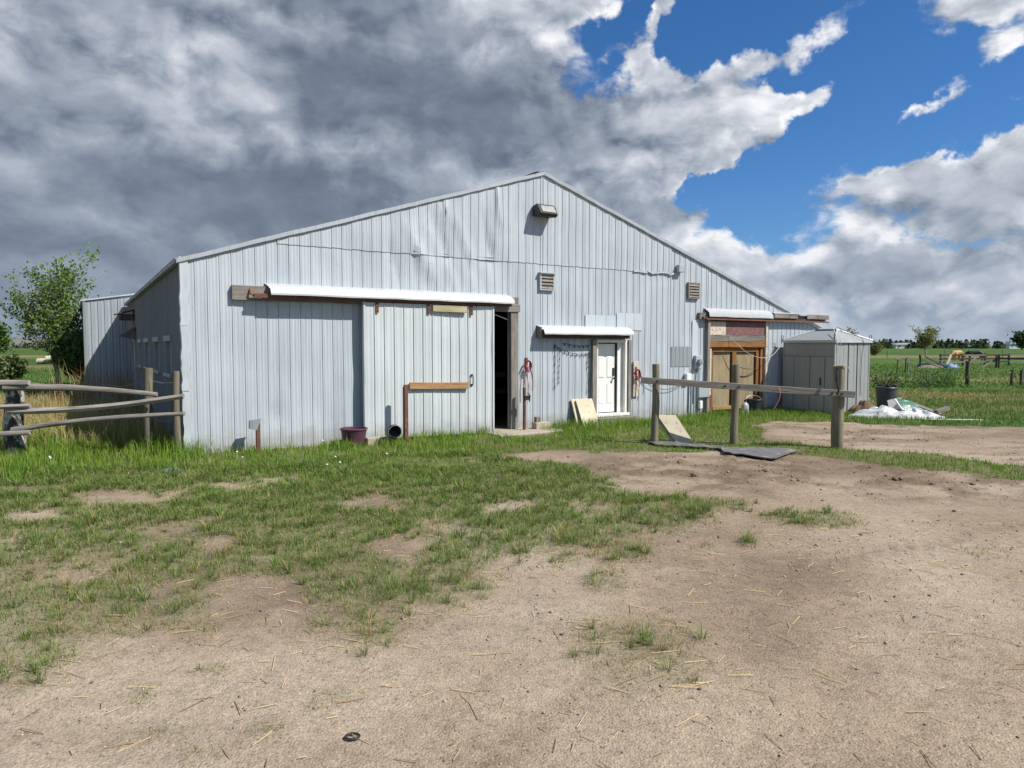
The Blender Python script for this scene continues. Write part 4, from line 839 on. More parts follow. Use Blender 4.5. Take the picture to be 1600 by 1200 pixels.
tag(board('wall_plank', bw(10.43, -.045, .62), bw(10.43, -.045, 1.52), .17, .03, M_PEEL, None, (Dv[0], Dv[1], 0)), 'flaking grey plank fixed upright right of the white door', 'plank')
# gate hardware and guard posts in front of the big door
t = thing('pipe_post', 'rusty red pipe post with a latch beside the open doorway', 'post', bw(6.86, -.34), BA)
MB().tube([(0, 0, -.1), (.005, 0, .5), (.0, 0, .98)], .038, 10).build('pipe', M_RUST, t, smooth=50); MB().box(-.02, .1, -.05, -.03, .70, .80).tube([(.06, -.05, .86), (.11, -.06, .80), (.10, -.05, .66)], .014, 6).build('latch', M_BLACK, t)
t = thing('guard_post', 'rusty upright bar standing in front of the sliding door', 'post', bw(3.92, -.55), BA)
MB().box(-.04, .04, -.03, .03, -.1, 1.14).build('bar', M_RUST, t, bevel=.006); MB().box(-.045, .045, .031, .05, -.1, 1.10).build('flange', M_RUSTY2, t)
t = thing('stub_post', 'short dark stub post with a dented grey metal bracket on top', 'post', bw(1.15, -.32), BA)
MB().box(-.035, .035, -.035, .035, -.1, .56).build('stub', M_RUST, t, bevel=.006); MB().add([(-.15, -.05, .42), (-.03, -.06, .40), (-.03, .05, .40), (-.15, .05, .44), (-.14, -.05, .58), (.05, -.05, .60), (.05, .05, .60), (-.14, .05, .57)], [(0, 3, 2, 1), (4, 5, 6, 7), (0, 1, 5, 4), (1, 2, 6, 5), (2, 3, 7, 6), (3, 0, 4, 7)]).build('bracket', M_DULL, t)
def bucket(name, label, loc, r0, r1, h, mat_, ribs=0, handle=True, rot=None, cat='bucket', fill=None):
    t = thing(name, label, cat, loc); 
    if rot: t.rotation_euler = rot
    prof = [(0, .01), (r0, 0), (r0 + (r1 - r0) * .92, h * .9), (r1 * 1.04, h * .91), (r1 * 1.05, h * .97), (r1, h), (r1 * .95, h * .99), (r0 * .95, .02), (0, .025)]
    n = 24; m = MB().lathe(prof, n)
    if ribs: m.v = [(x * (1 + .035 * (math.cos(ribs * math.atan2(y, x)) > 0) * (z < h * .88)), y * (1 + .035 * (math.cos(ribs * math.atan2(y, x)) > 0) * (z < h * .88)), z) for x, y, z in m.v]
    m.build('tub', mat_, t, smooth=30)
    if handle: MB().tube([(r1 * math.cos(a), .3 * r1 * math.sin(a) + r1 * .4 * math.sin(a), h * .93 + r1 * .55 * math.sin(a)) for a in np.linspace(0, math.pi, 12)], .007, 5).build('handle', M_GALV, t)
    return t
x, y, _ = bw(2.88, -.46); bucket('feed_tub', 'faded purple ribbed feed tub in the grass by the sliding door', (x, y, .0), .19, .25, .34, M_PURPLE, 12, False, cat='tub')
x, y, _ = bw(3.62, -.62); bucket('bucket', 'black bucket tipped over beside the purple tub', (x, y, .17), .09, .13, .24, M_BLACK, 0, True, (R(62), R(-25), .5))
x, y, _ = bw(14.5, -.45); bucket('bucket', 'black bucket standing in front of the plywood doors', (x, y, 0), .17, .22, .42, M_BLACK, 0, True)
t = wthing('plastic_jug', 'cloudy plastic jug beside the black bucket at the plywood doors', 'jug', 14.16, -.42, 0)
MB().lathe([(0, 0), (.11, .0), (.115, .02), (.115, .24), (.09, .30), (.035, .34), (.035, .37)], 16, sx=1, sy=.8).build('bottle', M_JUG, t, smooth=40); MB().lathe([(.04, .37), (.04, .41), (0, .412)], 12).build('lid', M_BLACK, t)
tag(MB().box(-.19, .19, -.1, .1, -.02, .18).build('concrete_block', M_CONC, bevel=.01, M=at(7.32, -.32)), 'pale concrete block on the ground under the hanging halter', 'block')
tag(MB().box(-.06, .06, -.05, .05, 0, .12).build('brick', M_POST, bevel=.008, M=at(7.24, -.30, .181)), 'small dark brick standing on the concrete block', 'brick')
tag(MB().box(-.22, .22, -.1, .1, -.02, .14).build('concrete_block', M_CONC, bevel=.012, M=at(3.32, -.50)), 'pale concrete block between the purple tub and tipped bucket', 'block')
def slab(name, label, corners, th, mat_, cat='board'):
    c = [Vector(p) for p in corners]; n = (c[1] - c[0]).cross(c[3] - c[0]).normalized() * th
    return tag(MB().add([*c, *[p - n for p in c]], [(0, 1, 2, 3), (7, 6, 5, 4), (0, 4, 5, 1), (1, 5, 6, 2), (2, 6, 7, 3), (3, 7, 4, 0)]).build(name, mat_, bevel=.004), label, cat)
slab('cream_board', 'cream board leaning on the barn wall left of the white door, in front', [bw(8.52, -.38, -.03), bw(9.02, -.36, -.03), bw(8.98, -.10, .64), bw(8.47, -.12, .62)], .03, M_CREAM)
slab('cream_board', 'cream board leaning behind another one left of the white door', [bw(8.42, -.27, -.03), bw(8.9, -.27, -.03), bw(8.88, -.055, .64), bw(8.38, -.055, .64)], .03, M_CREAM)
slab('cream_board', 'upper cream board leaning against the leftmost hitching post', [(3.24, 13.44, -.02), (3.58, 13.46, -.02), (3.27, 13.75, .53), (2.89, 13.72, .53)], .02, M_CREAM)
slab('cream_board', 'lower cream board beneath another at the leftmost hitching post', [(3.17, 13.51, -.02), (3.50, 13.53, -.02), (3.20, 13.80, .52), (2.82, 13.77, .54)], .02, M_CREAM)

# ================================================================ hitching rail
t = thing('hitching_rail', 'wooden hitching rail of three round posts and one long beam', 'hitching rail', (4.5, 13.4, 0))
for (x, y, r, h) in ((2.80, 13.5, .072, 1.55), (4.36, 13.5, .074, 1.55), (6.14, 12.95, .108, 1.53)): pole('post', (x - 4.5, y - 13.4, -.15), (x - 4.5 + random.uniform(-.02, .02), y - 13.4, h), r * 1.04, r * .96, M_POST, t, 14, .04)
board('rail', (2.50 - 4.5, 13.40 - 13.4, 1.245), (6.36 - 4.5, 12.80 - 13.4, 1.005), .125, .075, M_RAIL, t, (0, 0, 1))
for (x, y, z) in ((2.80, 13.31, 1.225), (4.3, 13.075, 1.135), (4.05, 13.115, 1.15), (6.12, 12.795, 1.02), (5.95, 12.82, 1.03)): link('bolt', MB().lathe([(.022, 0), (.022, .012), (0, .016)], 8).mesh('bolt'), M_BLACK, t, Matrix.Translation((x - 4.5, y - 13.4, z)) @ Matrix.Rotation(R(90), 4, 'X'))
cable('chain', [(6.02, 12.78, 1.50), (5.99, 12.74, 1.35), (6.0, 12.74, 1.22), (6.03, 12.735, 1.10), (6.0, 12.735, 1.0)], .018, M_BLACK, 'dark chain hanging on the right hitching post', 'chain')
cable('tie_rope', [(6.05, 12.85, 1.54), (6.15, 12.83, 1.55), (6.25, 12.86, 1.50), (6.30, 12.85, 1.40)], .009, M_ROPE, 'short pale rope tied over the right hitching post top', 'rope')
cable('pink_twine', [(4.99, 12.95, 1.15), (5.03, 12.94, 1.0), (5.0, 12.96, .86), (4.93, 12.97, .72)], .009, M_PINK, 'pink baling twine dangling from the hitching rail', 'twine')
# rubber mats in the grass edge
def mat_sheet(name, label, quad, nx=14, ny=8, lift=.035):
    q = [Vector((*p, 0)) for p in quad]; top = []
    for j in range(ny + 1):
        for i in range(nx + 1):
            u, v = i / nx, j / ny; p = q[0] * (1 - u) * (1 - v) + q[1] * u * (1 - v) + q[2] * u * v + q[3] * (1 - u) * v
            e = max(abs(u - .5), abs(v - .5)) * 2; z = gh(p.x, p.y) + lift + .03 * float(fbm(np.array([p.x * 1.7]), np.array([p.y * 1.7]), 5)[0]) + (.018 * (random.random() - .3) if e > .9 else 0)
            top.append((p.x, p.y, z))
    n = len(top); W_ = nx + 1; fs = [(j * W_ + i, j * W_ + i + 1, (j + 1) * W_ + i + 1, (j + 1) * W_ + i) for j in range(ny) for i in range(nx)]
    bot = [(x, y, z - .018) for x, y, z in top]; fb = [tuple(n + k for k in reversed(f)) for f in fs]
    rim = [i for i in range(W_)] + [j * W_ + nx for j in range(1, ny + 1)] + [ny * W_ + i for i in range(nx - 1, -1, -1)] + [j * W_ for j in range(ny - 1, 0, -1)]
    fr = [(rim[k], n + rim[k], n + rim[(k + 1) % len(rim)], rim[(k + 1) % len(rim)]) for k in range(len(rim))]
    return tag(MB().add(top + bot, fs + fb + fr).build(name, M_RUBBER, smooth=40), label, 'mat')
mat_sheet('rubber_mat', 'black rubber mat lying before the right hitching post', [(3.72, 12.05), (4.36, 11.38), (5.20, 12.4), (3.85, 12.75)])
mat_sheet('rubber_mat', 'narrow black rubber mat lying before the leftmost hitching post', [(2.75, 13.1), (3.78, 12.55), (3.95, 12.8), (2.62, 13.75)])

# ================================================================ garden shed
SX, SY = bw(16.1, -.2 - 1.61)[:2]
shed = thing('garden_shed', 'grey metal garden shed standing in front of the barn corner', 'shed', (SX, SY, 0), BA)
SWd, SDp, SH = 1.66, 1.61, 2.06
MB().box(-.03, SWd + .03, -.03, SDp + .03, -.03, .05).build('base', M_DARK, shed)
def wallp(name, a, b, axis_, pos, z0, z1, m_=M_SHED, rib=.012, th=.02):
    m = MB(); w = b - a
    pts = [(0, 0), (.012, rib), (w * .33, rib), (w * .36, rib * .4), (w * .64, rib * .4), (w * .67, rib), (w - .012, rib), (w, 0)]; vs = []
    for z in (z0, z1):
        for u, d in pts: vs.append((a + u, pos - d, z) if axis_ == 'x' else (pos - d, a + u, z))
    n = len(pts); m.add(vs, [(k, k + 1, n + k + 1, n + k) for k in range(n - 1)]).build(name, m_, shed)
for (a, b) in ((.03, .62), (.66, 1.05), (1.09, 1.63)): wallp('front_panel', a, b, 'x', 0, .03, SH - .06)
for (a, b) in ((.62, .66), (1.05, 1.09)): MB().box(a, b, .012, .03, .03, SH - .06).build('panel_gap', M_DARK, shed)
MB().box(0, SWd, .03, .045, .03, SH - .05).box(SWd - .02, SWd - .005, .03, SDp, .03, SH - .05).box(0, SWd, SDp - .02, SDp, .03, SH - .05).build('wall', M_SHED, shed)
# left face, with the doors
MB().box(.012, .03, 0.03, SDp - .02, .03, SH - .05).build('door_wall', M_SHED, shed)
MB().box(-.012, .012, .03, SDp - .03, 1.62, SH - .06).build('door_header', M_SHED, shed, bevel=.004)
for (a, b) in ((.28, .72), (.74, 1.24)):
    d = MB().box(-.022, .010, a, b, .08, 1.60).build('shed_door', M_SHED, shed, bevel=.004)
    if a < .5: MB().box(-.05, -.022, b - .35, b - .32, .80, 1.02).build('door_handle', M_BLACK, d)
for (a, b) in ((.03, .26), (1.26, 1.58)): MB().box(-.014, .010, a, b, .05, 1.60).build('side_panel', M_SHED, shed, bevel=.004)
MB().box(-.02, .04, -.025, .03, .03, SH).build('corner_post', M_SHED, shed); MB().box(SWd - .03, SWd + .012, -.022, .03, .03, SH).build('corner_post', M_SHED, shed); MB().box(-.02, .03, SDp - .03, SDp + .01, .03, SH).build('corner_post', M_SHED, shed)
e = .06; rz = SH + .30; p, q = (SWd * .5, SDp * .30, rz), (SWd * .5, SDp * .72, rz)
A_, B_, C_, D_ = (-e, -e, SH), (SWd + e, -e, SH), (SWd + e, SDp + e, SH), (-e, SDp + e, SH)
rf = MB().add([A_, B_, C_, D_, p, q], [(0, 1, 4), (1, 2, 5, 4), (2, 3, 5), (3, 0, 4, 5), (3, 2, 1, 0)]).build('roof', M_SHED, shed)
m = MB().box(-e - .005, SWd + e + .005, -e - .008, -e + .002, SH - .06, SH + .012).box(-e - .008, -e + .002, -e, SDp + e, SH - .06, SH + .012).box(SWd + e - .002, SWd + e + .008, -e, SDp + e, SH - .06, SH + .012).build('fascia', M_TRIM, rf)
for a in (A_, B_, C_, D_):
    b = p if a in (A_, B_) else q; MB().tube([(a[0], a[1], a[2] + .015), (b[0], b[1], b[2] + .015)], .022, 6).build('hip_cap', M_TRIM, rf)
MB().tube([(p[0], p[1], p[2] + .015), (q[0], q[1], q[2] + .02)], .028, 6).build('ridge_cap', M_DULL, rf)
for (x, y) in ((-.06, SDp + .02), (SWd + .06, .0)): MB().tube([(x + .055 * math.cos(a), y, SH + .10 + .055 * math.sin(a)) for a in np.linspace(0, 6.28, 18)], .009, 6, False).box(x - .008, x + .008, y - .008, y + .008, SH, SH + .05).build('ring', M_WIRE, shed)
def sw(x, y, z): return (SX + Dv[0] * x + Bv[0] * y, SY + Dv[1] * x + Bv[1] * y, z)
cable('hanging_rope', [sw(.55, .4, SH + .33), sw(-.02, -.085, SH + .02), sw(-.03, -.09, 1.6), sw(.0, -.08, 1.1), sw(-.02, -.09, .5), sw(-.01, -.09, .08)], .010, M_ROPE, 'pale rope hanging down the near corner of the shed', 'rope')
cable('hanging_rope', [sw(.25, .1, SH + .16), sw(.14, -.085, SH + .0), sw(.15, -.07, 1.55), sw(.13, -.07, 1.25)], .007, M_ROPE, 'short thin rope hanging beside the shed corner', 'rope')
cable('roof_cord', [sw(.83, .5, SH + .40), sw(1.05, .25, SH + .24), sw(1.22, -.075, SH + .02), sw(1.24, -.04, 1.6), sw(1.22, -.04, .9), sw(1.26, -.04, .5)], .007, M_WIRE, 'dark cord draped over the shed roof and down its front', 'cord')
bucket('trash_can', 'dark grey rubbish bin standing right of the shed', (11.45, 21.1, 0), .24, .30, .66, M_GREYPLASTIC, 0, False, cat='bin')
t = thing('rag_bundle', 'bundle of black rags and stalks stuffed in the rubbish bin', 'rags', (11.5, 21.05, .55))
for k in range(7): MB().tube([(0, 0, -.2), (random.uniform(-.1, .1), random.uniform(-.1, .1), .1), (random.uniform(-.2, .3), random.uniform(-.2, .2), random.uniform(.12, .26))], [.03, .05, .02], 6).build('rag', M_BLACK if k < 4 else M_HAY, t)
def heap(name, label, cat, c, rx, ry, h, mat_, seed, n=26, rough=.5, rz=0.0, crumple=False):
    vs, fs = [], []; W_ = n + 1
    for j in range(n + 1):
        for i in range(n + 1):
            u, v = i / n * 2 - 1, j / n * 2 - 1; r = math.hypot(u, v); nn = float(fbm(np.array([u * 2.3 + seed]), np.array([v * 2.3]), seed, 4)[0])
            lim = max(abs(u), abs(v)); sc_ = (lim / r if r > 1e-6 else 1) * (1 + rough * .5 * (float(fbm(np.array([math.atan2(v, u) * 1.6 + seed]), np.array([.5]), seed + 3, 3)[0]) - .5))
            f = max(0, 1 - lim ** 2.2); z = h * f * (1 - rough + rough * 2 * nn + (rough * .55 * (abs(math.sin(u * 9 + nn * 9)) - .5) * abs(math.cos(v * 5 + nn * 6)) if crumple else 0)) - (.05 if lim > .99 else -.01)
            x_, y_ = u * sc_ * rx, v * sc_ * ry; vs.append((c[0] + x_ * math.cos(rz) - y_ * math.sin(rz), c[1] + x_ * math.sin(rz) + y_ * math.cos(rz), max(z, -.06)))
    fs = [(j * W_ + i, j * W_ + i + 1, (j + 1) * W_ + i + 1, (j + 1) * W_ + i) for j in range(n) for i in range(n)]
    return tag(MB().add(vs, fs).build(name, mat_, smooth=35), label, cat)
heap('hay_pile', 'flattened pile of brown old hay against the shed', 'hay', (9.85, 19.3), .42, .30, .30, M_HAY, 4, rough=.7)
heap('tarp', 'crumpled white tarp spread on the grass right of the shed', 'tarp', (10.35, 18.45), 1.28, .30, .26, M_TARP, 9, 44, .95, -.12, True)
t = thing('feed_bag', 'printed green and white feed bag slumped on the white tarp', 'bag', (10.72, 18.55, .26), .3); t.rotation_euler = (R(38), R(12), .25)
m = MB(); vs = [(.36 * u * (1 - .12 * abs(v)), .26 * v, .09 * (1 - u * u * .8) * (1 - v * v * .7) + (.02 * random.random())) for v in np.linspace(-1, 1, 9) for u in np.linspace(-1, 1, 11)]
m.add(vs, [(j * 11 + i, j * 11 + i + 1, j * 11 + 12 + i, j * 11 + 11 + i) for j in range(8) for i in range(10)]).add([(x, y, -abs(z) * .8) for x, y, z in vs], [(j * 11 + 11 + i, j * 11 + 12 + i, j * 11 + i + 1, j * 11 + i) for j in range(8) for i in range(10)]).build('sack', M_GREENBAG, t, smooth=60)
MB().box(-.40, -.34, -.22, .22, -.012, .014).build('stitched_end', M_WHITE, t)
tag(board('scrap_board', (11.0, 19.1, .36), (11.55, 18.55, .08), .13, .03, M_GREYWOOD), 'grey scrap board lying slanted across the white tarp', 'board')
tag(board('scrap_board', (11.45, 18.62, .12), (11.85, 18.75, .22), .16, .10, M_RAIL), 'short thick wood offcut at the right end of the tarp', 'board')
tag(board('scrap_board', (10.55, 17.75, .02), (12.0, 17.55, .02), .08, .025, M_WHITE), 'thin white strip lying in the grass before the tarp', 'board')
slab('picture_frame', 'tilted dark framed panel propped behind the green feed bag', [(10.42, 19.0, .10), (10.95, 19.2, .04), (10.98, 19.4, .48), (10.45, 19.2, .40)], .03, M_GREYPLASTIC, 'panel')
# small litter
tag(MB().tube([(-.78 + .034 * math.cos(a), 3.28 + .026 * math.sin(a), gh(-.78, 3.28) + .012) for a in np.linspace(0, 6.1, 16)], .006, 6).build('rubber_ring', M_BLACK), 'small black rubber ring lying on the bare foreground', 'ring')
M_PALEBLUE = mat('pale_blue_plastic', (.28, .38, .46), (.18, .26, .34), .4, 9)
heap('plastic_scrap', 'crumpled blue plastic scrap in the grass on the left', 'scrap', (-5.12, 10.34), .20, .06, .05, M_PALEBLUE, 14, 14, .9)
for k, (x, y, l, a) in enumerate(((1.85, 3.75, .12, 2.4), (2.15, 3.95, .16, 2.6), (.72, 4.55, .10, .4), (3.5, 6.9, .14, .2), (4.6, 6.5, .12, .6), (.35, 3.5, .07, 2.5))):
    z = gh(x, y) + .004; pole('twig', (x, y, z), (x + l * math.cos(a), y + l * math.sin(a), z + .008), .005, .003, M_GREYWOOD, None, 6, .1, .012, 5); tag(bpy.context.scene.objects[-1] if False else COL.objects[-1], 'small dry twig lying on the bare gravel', 'twig', 'dry twigs on the bare gravel')
puff = None
for k in range(9):
    for _ in range(60):
        x, y = random.uniform(-7.5, .5), random.uniform(10.2, 13.0)
        l, p_, *_r = fields(np.array([x]), np.array([y]))
        if l[0] > .5 and not inside_barn(np.array([x]), np.array([y]), .6)[0]: break
    h = random.uniform(.10, .2); t = thing('dandelion', 'white dandelion seed head in the grass before the barn', 'dandelion', (x, y, gh(x, y)), 0, 'dandelions gone to seed in the grass')
    t.scale = (1, 1, h / .25)
    if puff is None:
        puff = MB().lathe([(0, .228), (.009, .230), (.016, .238), (.019, .250), (.016, .262), (.009, .270), (0, .273)], 10).mesh('seed_head', 60), MB().tube([(0, 0, -.02), (.01, .004, .12), (0, 0, .225)], .003, 5).mesh('stem')
    link('seed_head', puff[0], M_WHITE, t); link('stem', puff[1], M_JUG, t)

# ================================================================ pole fence on the left
t = thing('pole_fence', 'weathered grey pole fence running from the barn corner to the left', 'fence', (-7.2, 12.1, 0))
def fz(x, y, z): return (x + 7.2, y - 12.1, z)
M_PAINTED = mat('peeling_painted_post', (.055, .05, .047), (.09, .08, .075), .9, 10, (1, 1, .5), bmp=.4, spots=((.50, .48, .45), 11, .50))
pole('post', fz(-8.72, 12.05, -.15), fz(-8.70, 12.05, 1.24), .165, .135, M_PAINTED, t, 14, .10)
pole('post', fz(-6.45, 12.20, -.15), fz(-6.43, 12.20, 1.52), .082, .074, M_POST, t, 12, .04); pole('post', fz(-5.84, 11.98, -.15), fz(-5.83, 11.98, 1.47), .062, .056, M_POST, t, 12, .04)
def rl(x0, y0, z0, x1, y1, z1, r0, r1, b=0): pole('rail', fz(x0, y0, z0), fz(x1, y1, z1), r0, r1, M_RAIL, t, 12, .13, b)
rl(-8.72, 11.86, 1.205, -6.18, 12.02, 1.06, .062, .036, .04); rl(-8.66, 11.85, .775, -5.58, 11.72, 1.055, .047, .040, -.06); rl(-8.62, 11.85, .46, -5.58, 11.72, .75, .048, .036, .05)
rl(-9.9, 11.80, 1.27, -8.28, 11.84, 1.275, .05, .045); rl(-9.9, 11.78, .82, -8.26, 11.82, .88, .045, .035); rl(-9.9, 11.78, .34, -8.27, 11.80, .42, .045, .04)
for z, z2 in ((1.30, 1.27), (1.02, 1.0), (.62, .63)):
    MB().tube([fz(-6.37, 12.14, z), fz(-6.1, 12.05, z - .04), fz(-5.88, 11.93, z2)], .0035, 4).build('wire', M_GALV, t)
MB().tube([fz(-6.50, 12.27, 1.28), fz(-8.2, 14.5, 1.05), fz(-10.5, 17.5, .95)], .0035, 4).build('wire', M_GALV, t)

# ================================================================ trees, shrubs and the far fields
def leaf_mesh(name, pts, size, tint, up=.35, aspect=.55):
    """one small folded quad per leaf clump"""
    n = len(pts); d = rng.normal(0, 1, (n, 3)); d[:, 2] += up; d /= np.linalg.norm(d, axis=1, keepdims=True); e = rng.normal(0, 1, (n, 3)); e -= (e * d).sum(1, keepdims=True) * d; e /= np.linalg.norm(e, axis=1, keepdims=True)
    s = size[:, None]; v = np.stack([pts - d * s, pts + e * s * aspect, pts + d * s, pts - e * s * aspect], 1).reshape(-1, 3); f = np.arange(n * 4).reshape(n, 4)
    return np_mesh(name, v, f, np.repeat(tint, 4, 0))
def tree(name, label, loc, H, spread, trunks, base, leafsize, nleaf, seed, col_, group=None, airy=.5, cat='tree', bark=None, low=.25, shape=None):
    t = thing(name, label, cat, loc, 0, group); rd = random.Random(seed); m = MB(); tips = []
    def grow(p, d, L, r, lev):
        n = 4; pts, rs = [p], [r]
        for i in range(n):
            d = (d + Vector((rd.uniform(-1, 1), rd.uniform(-1, 1), rd.uniform(-.3, .6))) * .16).normalized(); p = p + d * L / n; pts.append(p); rs.append(r * (1 - .6 * (i + 1) / n))
            if lev >= 1: tips.append((p, lev))
            if lev < 3 and (i >= 1 or lev > 0):
                for _ in range(2 if lev < 2 else 2):
                    if rd.random() < .82:
                        a = rd.uniform(0, 6.28); o = Vector((math.cos(a) * spread, math.sin(a) * spread, rd.uniform(.1, .9))).normalized()
                        grow(p, (d * .45 + o * .8).normalized(), L * rd.uniform(.42, .62), rs[-1] * .6, lev + 1)
        m.tube(pts, rs, 6 if lev < 2 else 4)
    for k in range(trunks):
        a = rd.uniform(0, 6.28); grow(Vector((math.cos(a) * base * .3, math.sin(a) * base * .3, -.1)), Vector((math.cos(a) * .16 * (trunks > 1), math.sin(a) * .16 * (trunks > 1), 1)).normalized(), H * rd.uniform(.66, .80), base * rd.uniform(.7, 1), 0)
    zs = max(p.z for p, l in tips); k_ = H / zs * .95
    m.v = [(x * k_, y * k_, z * k_ if z > 0 else z) for x, y, z in m.v]; m.build('trunk', bark or M_BARK, t, smooth=60)
    T_ = np.array([(p.x * k_, p.y * k_, p.z * k_) for p, l in tips if p.z * k_ > H * low]); idx = rng.integers(0, len(T_), nleaf)
    clump = fbm(T_[:, 0] * 1.3 + seed, T_[:, 2] * 1.3 + T_[:, 1], seed, 3); keep = rng.random(nleaf) < np.clip((clump[idx] - .5 + airy) * 2.2, .05, 1); idx = idx[keep]
    pts = T_[idx] + rng.normal(0, leafsize * 1.5, (len(idx), 3)); pts[:, 2] = np.clip(pts[:, 2], H * low * .7, None)
    tint = np.array(col_)[None] * rng.uniform(.6, 1.4, (len(idx), 1)) * rng.uniform(.88, 1.12, (len(idx), 3))
    link('crown', leaf_mesh('crown', pts, rng.uniform(.6, 1.2, len(idx)) * leafsize, tint), M_LEAF, t); return t
tree('tree', 'airy green tree with pale branches left of the rear building', (-18.7, 28.5, 0), 6.4, .95, 3, .13, 0.08, 8500, 5, (.12, .19, .04), airy=.38, low=.12)
tree('bush', 'leafy bush with leaves coloured shadow-dark, crowding the left end of the rear building', (-17.0, 27.3, 0), 2.7, 1.1, 5, .05, .09, 6500, 8, (.065, .115, .025), airy=.7, cat='bush', low=.03)  # leaf colour darkened to carry the rear building's shadow
tree('bush', 'low pale bush at the foot of the airy tree', (-20.6, 28.0, 0), 1.5, 1.3, 5, .05, .09, 3600, 12, (.14, .19, .07), airy=.6, cat='bush', low=.04)
tree('tree', 'small distant tree at the left edge of the picture', (-84, 112, 0), 6.0, 1.0, 2, .2, .34, 2600, 21, (.075, .13, .03), low=.06)
tree('tree', 'lone round tree standing in the meadow on the right', (88, 147, 0), 6.6, 1.25, 5, .17, .20, 3000, 33, (.20, .215, .085), airy=.42, low=.30)
tree('bush', 'small pale bush in the meadow right of the shed', (72, 137, 0), 2.3, 1.1, 4, .06, .22, 1100, 35, (.17, .18, .07), cat='bush', low=.05)
tree('tree', 'treetop showing over the shed roof', (46, 95, 0), 4.5, 1.0, 4, .12, .18, 1800, 37, (.17, .18, .085), low=.2)
tree('tree', 'rounded dark tree at the far right of the horizon', (262, 356, 0), 9.5, .9, 3, .3, .7, 2200, 41, (.05, .075, .025), low=.05, airy=.8)
# low scrub along the near fence line
for k, (x, y, h, r, c, lab) in enumerate(((17.6, 32.5, .75, .9, (.05, .085, .025), 'dark weedy clump left of the leaning fence post'), (19.6, 32.0, .7, 1.2, (.055, .105, .022), 'broad weedy clump in the meadow between two lone posts'), (24.2, 31.4, .9, 1.0, (.06, .07, .035), 'grey brown weed clump at the right edge of the picture'), (20.8, 33.5, .6, .8, (.06, .115, .025), 'low green weed clump beside the dark lone post'))):
    t = thing('weed_clump', lab, 'weeds', (x, y, 0)); n = 420
    p = rng.normal(0, 1, (n, 3)) * np.array((r * .55, r * .4, h * .35)); p[:, 2] = np.abs(p[:, 2]) * (1 + .6 * rng.random(n)); tint = np.array(c)[None] * rng.uniform(.8, 1.8, (n, 1))
    link('foliage', leaf_mesh('foliage', p, rng.uniform(.05, .12, n), tint, 1.2, .3), M_LEAF, t); m = MB()
    for _ in range(12): a, b = random.uniform(-r, r) * .6, random.uniform(-.4, .4) * r; m.tube([(a, b, -.05), (a * 1.1, b, h * .6), (a * 1.3 + random.uniform(-.1, .1), b, h * random.uniform(.9, 1.5))], [.015, .012, .006], 4)
    m.build('stems', M_BARK, t)
# the wood along the horizon: one far mass
pts, tin, sz = [], [], []
for k in range(520):
    az_ = random.uniform(.44, .80) if k < 400 else random.uniform(-.82, -.5); d = random.uniform(560, 760); x, y = d * math.tan(az_), d
    con = random.random() < .55; h = random.uniform(3, 7.5) * (1.15 if az_ < .60 and az_ > 0 else .9); n = 34; u = rng.random(n)
    w = (1 - u) * 1.5 + .3 if con else np.sqrt(np.clip(1 - (2 * u - 1) ** 2, 0, 1)) * h * .4 + .4
    a = rng.uniform(0, 6.28, n); q = np.stack([x + np.cos(a) * w, y + np.sin(a) * w, u * h], 1); pts.append(q); c = np.array((.042, .06, .042)) if con else np.array((.06, .08, .04)); tin.append(c[None] * rng.uniform(.7, 1.35, (n, 1)) * random.uniform(.8, 1.2)); sz.append(rng.uniform(.9, 1.5, n))  # foliage paled towards grey, distance haze put into its colour
tag(link('distant_wood', leaf_mesh('distant_wood', np.concatenate(pts), np.concatenate(sz), np.concatenate(tin), .4, .7), M_LEAF), 'dark line of trees along the far horizon', 'wood', kind='stuff')
hx = np.linspace(-2600, 150, 60); hv, hf = [], []
for i, x in enumerate(hx):
    h = 78 * float(fbm(np.array([x * .0012 + 3]), np.array([.3]), 15, 4)[0]) * min(1, (150 - x) / 700) + .5
    hv += [(x, 2300, -1), (x, 2500, h), (x, 3200, h * .8), (x, 3600, -1)]
for i in range(59):
    for j in range(3): hf.append((i * 4 + j, i * 4 + 4 + j, i * 4 + 5 + j, i * 4 + 1 + j))
M_HILL = mat('grey_hill', (.17, .165, .15), (.12, .125, .11), .95, .004, rnd=0)
hill = MB().add(hv, hf).build('hills', M_HILL, smooth=60); hill['kind'] = 'structure'
# ---------------------------------------------------------------- posts, corral and sheds out in the meadow
tag(pole('fence_post', (22.18, 33.6, -.2), (22.15, 33.6, 1.18), .10, .09, M_DARKWOOD), 'thick dark lone fence post in the meadow weeds', 'post')
tag(pole('fence_post', (24.6, 43.0, -.2), (24.65, 43.0, .85), .06, .055, M_GREYWOOD), 'thin grey post near the small slanted stand', 'post')
for x, lab in ((24.3, 'short stake left in the group at the right picture edge'), (24.75, 'second short stake at the right picture edge'), (25.1, 'outermost short stake at the right picture edge')): tag(pole('stake', (x, 33.6, -.2), (x + .03, 33.6, random.uniform(.72, .85)), .07, .06, M_DARKWOOD), lab, 'stake')
t = thing('slanted_stand', 'small stand of two thin legs with a slanted pale board', 'stand', (28.4, 50.0, 0))
pole('leg', (-.55, 0, -.1), (-.5, 0, .93), .04, .04, M_DARKWOOD, t); pole('leg', (.05, 0, -.1), (.1, 0, 1.05), .045, .04, M_DARKWOOD, t); board('top_board', (-.65, -.02, .95), (.22, -.02, 1.09), .12, .10, M_RAIL, t, (0, 1, 0))
t = thing('collapsed_fence', 'collapsed grey timber fence with crossed leaning beams', 'fence', (37.5, 60.5, 0))
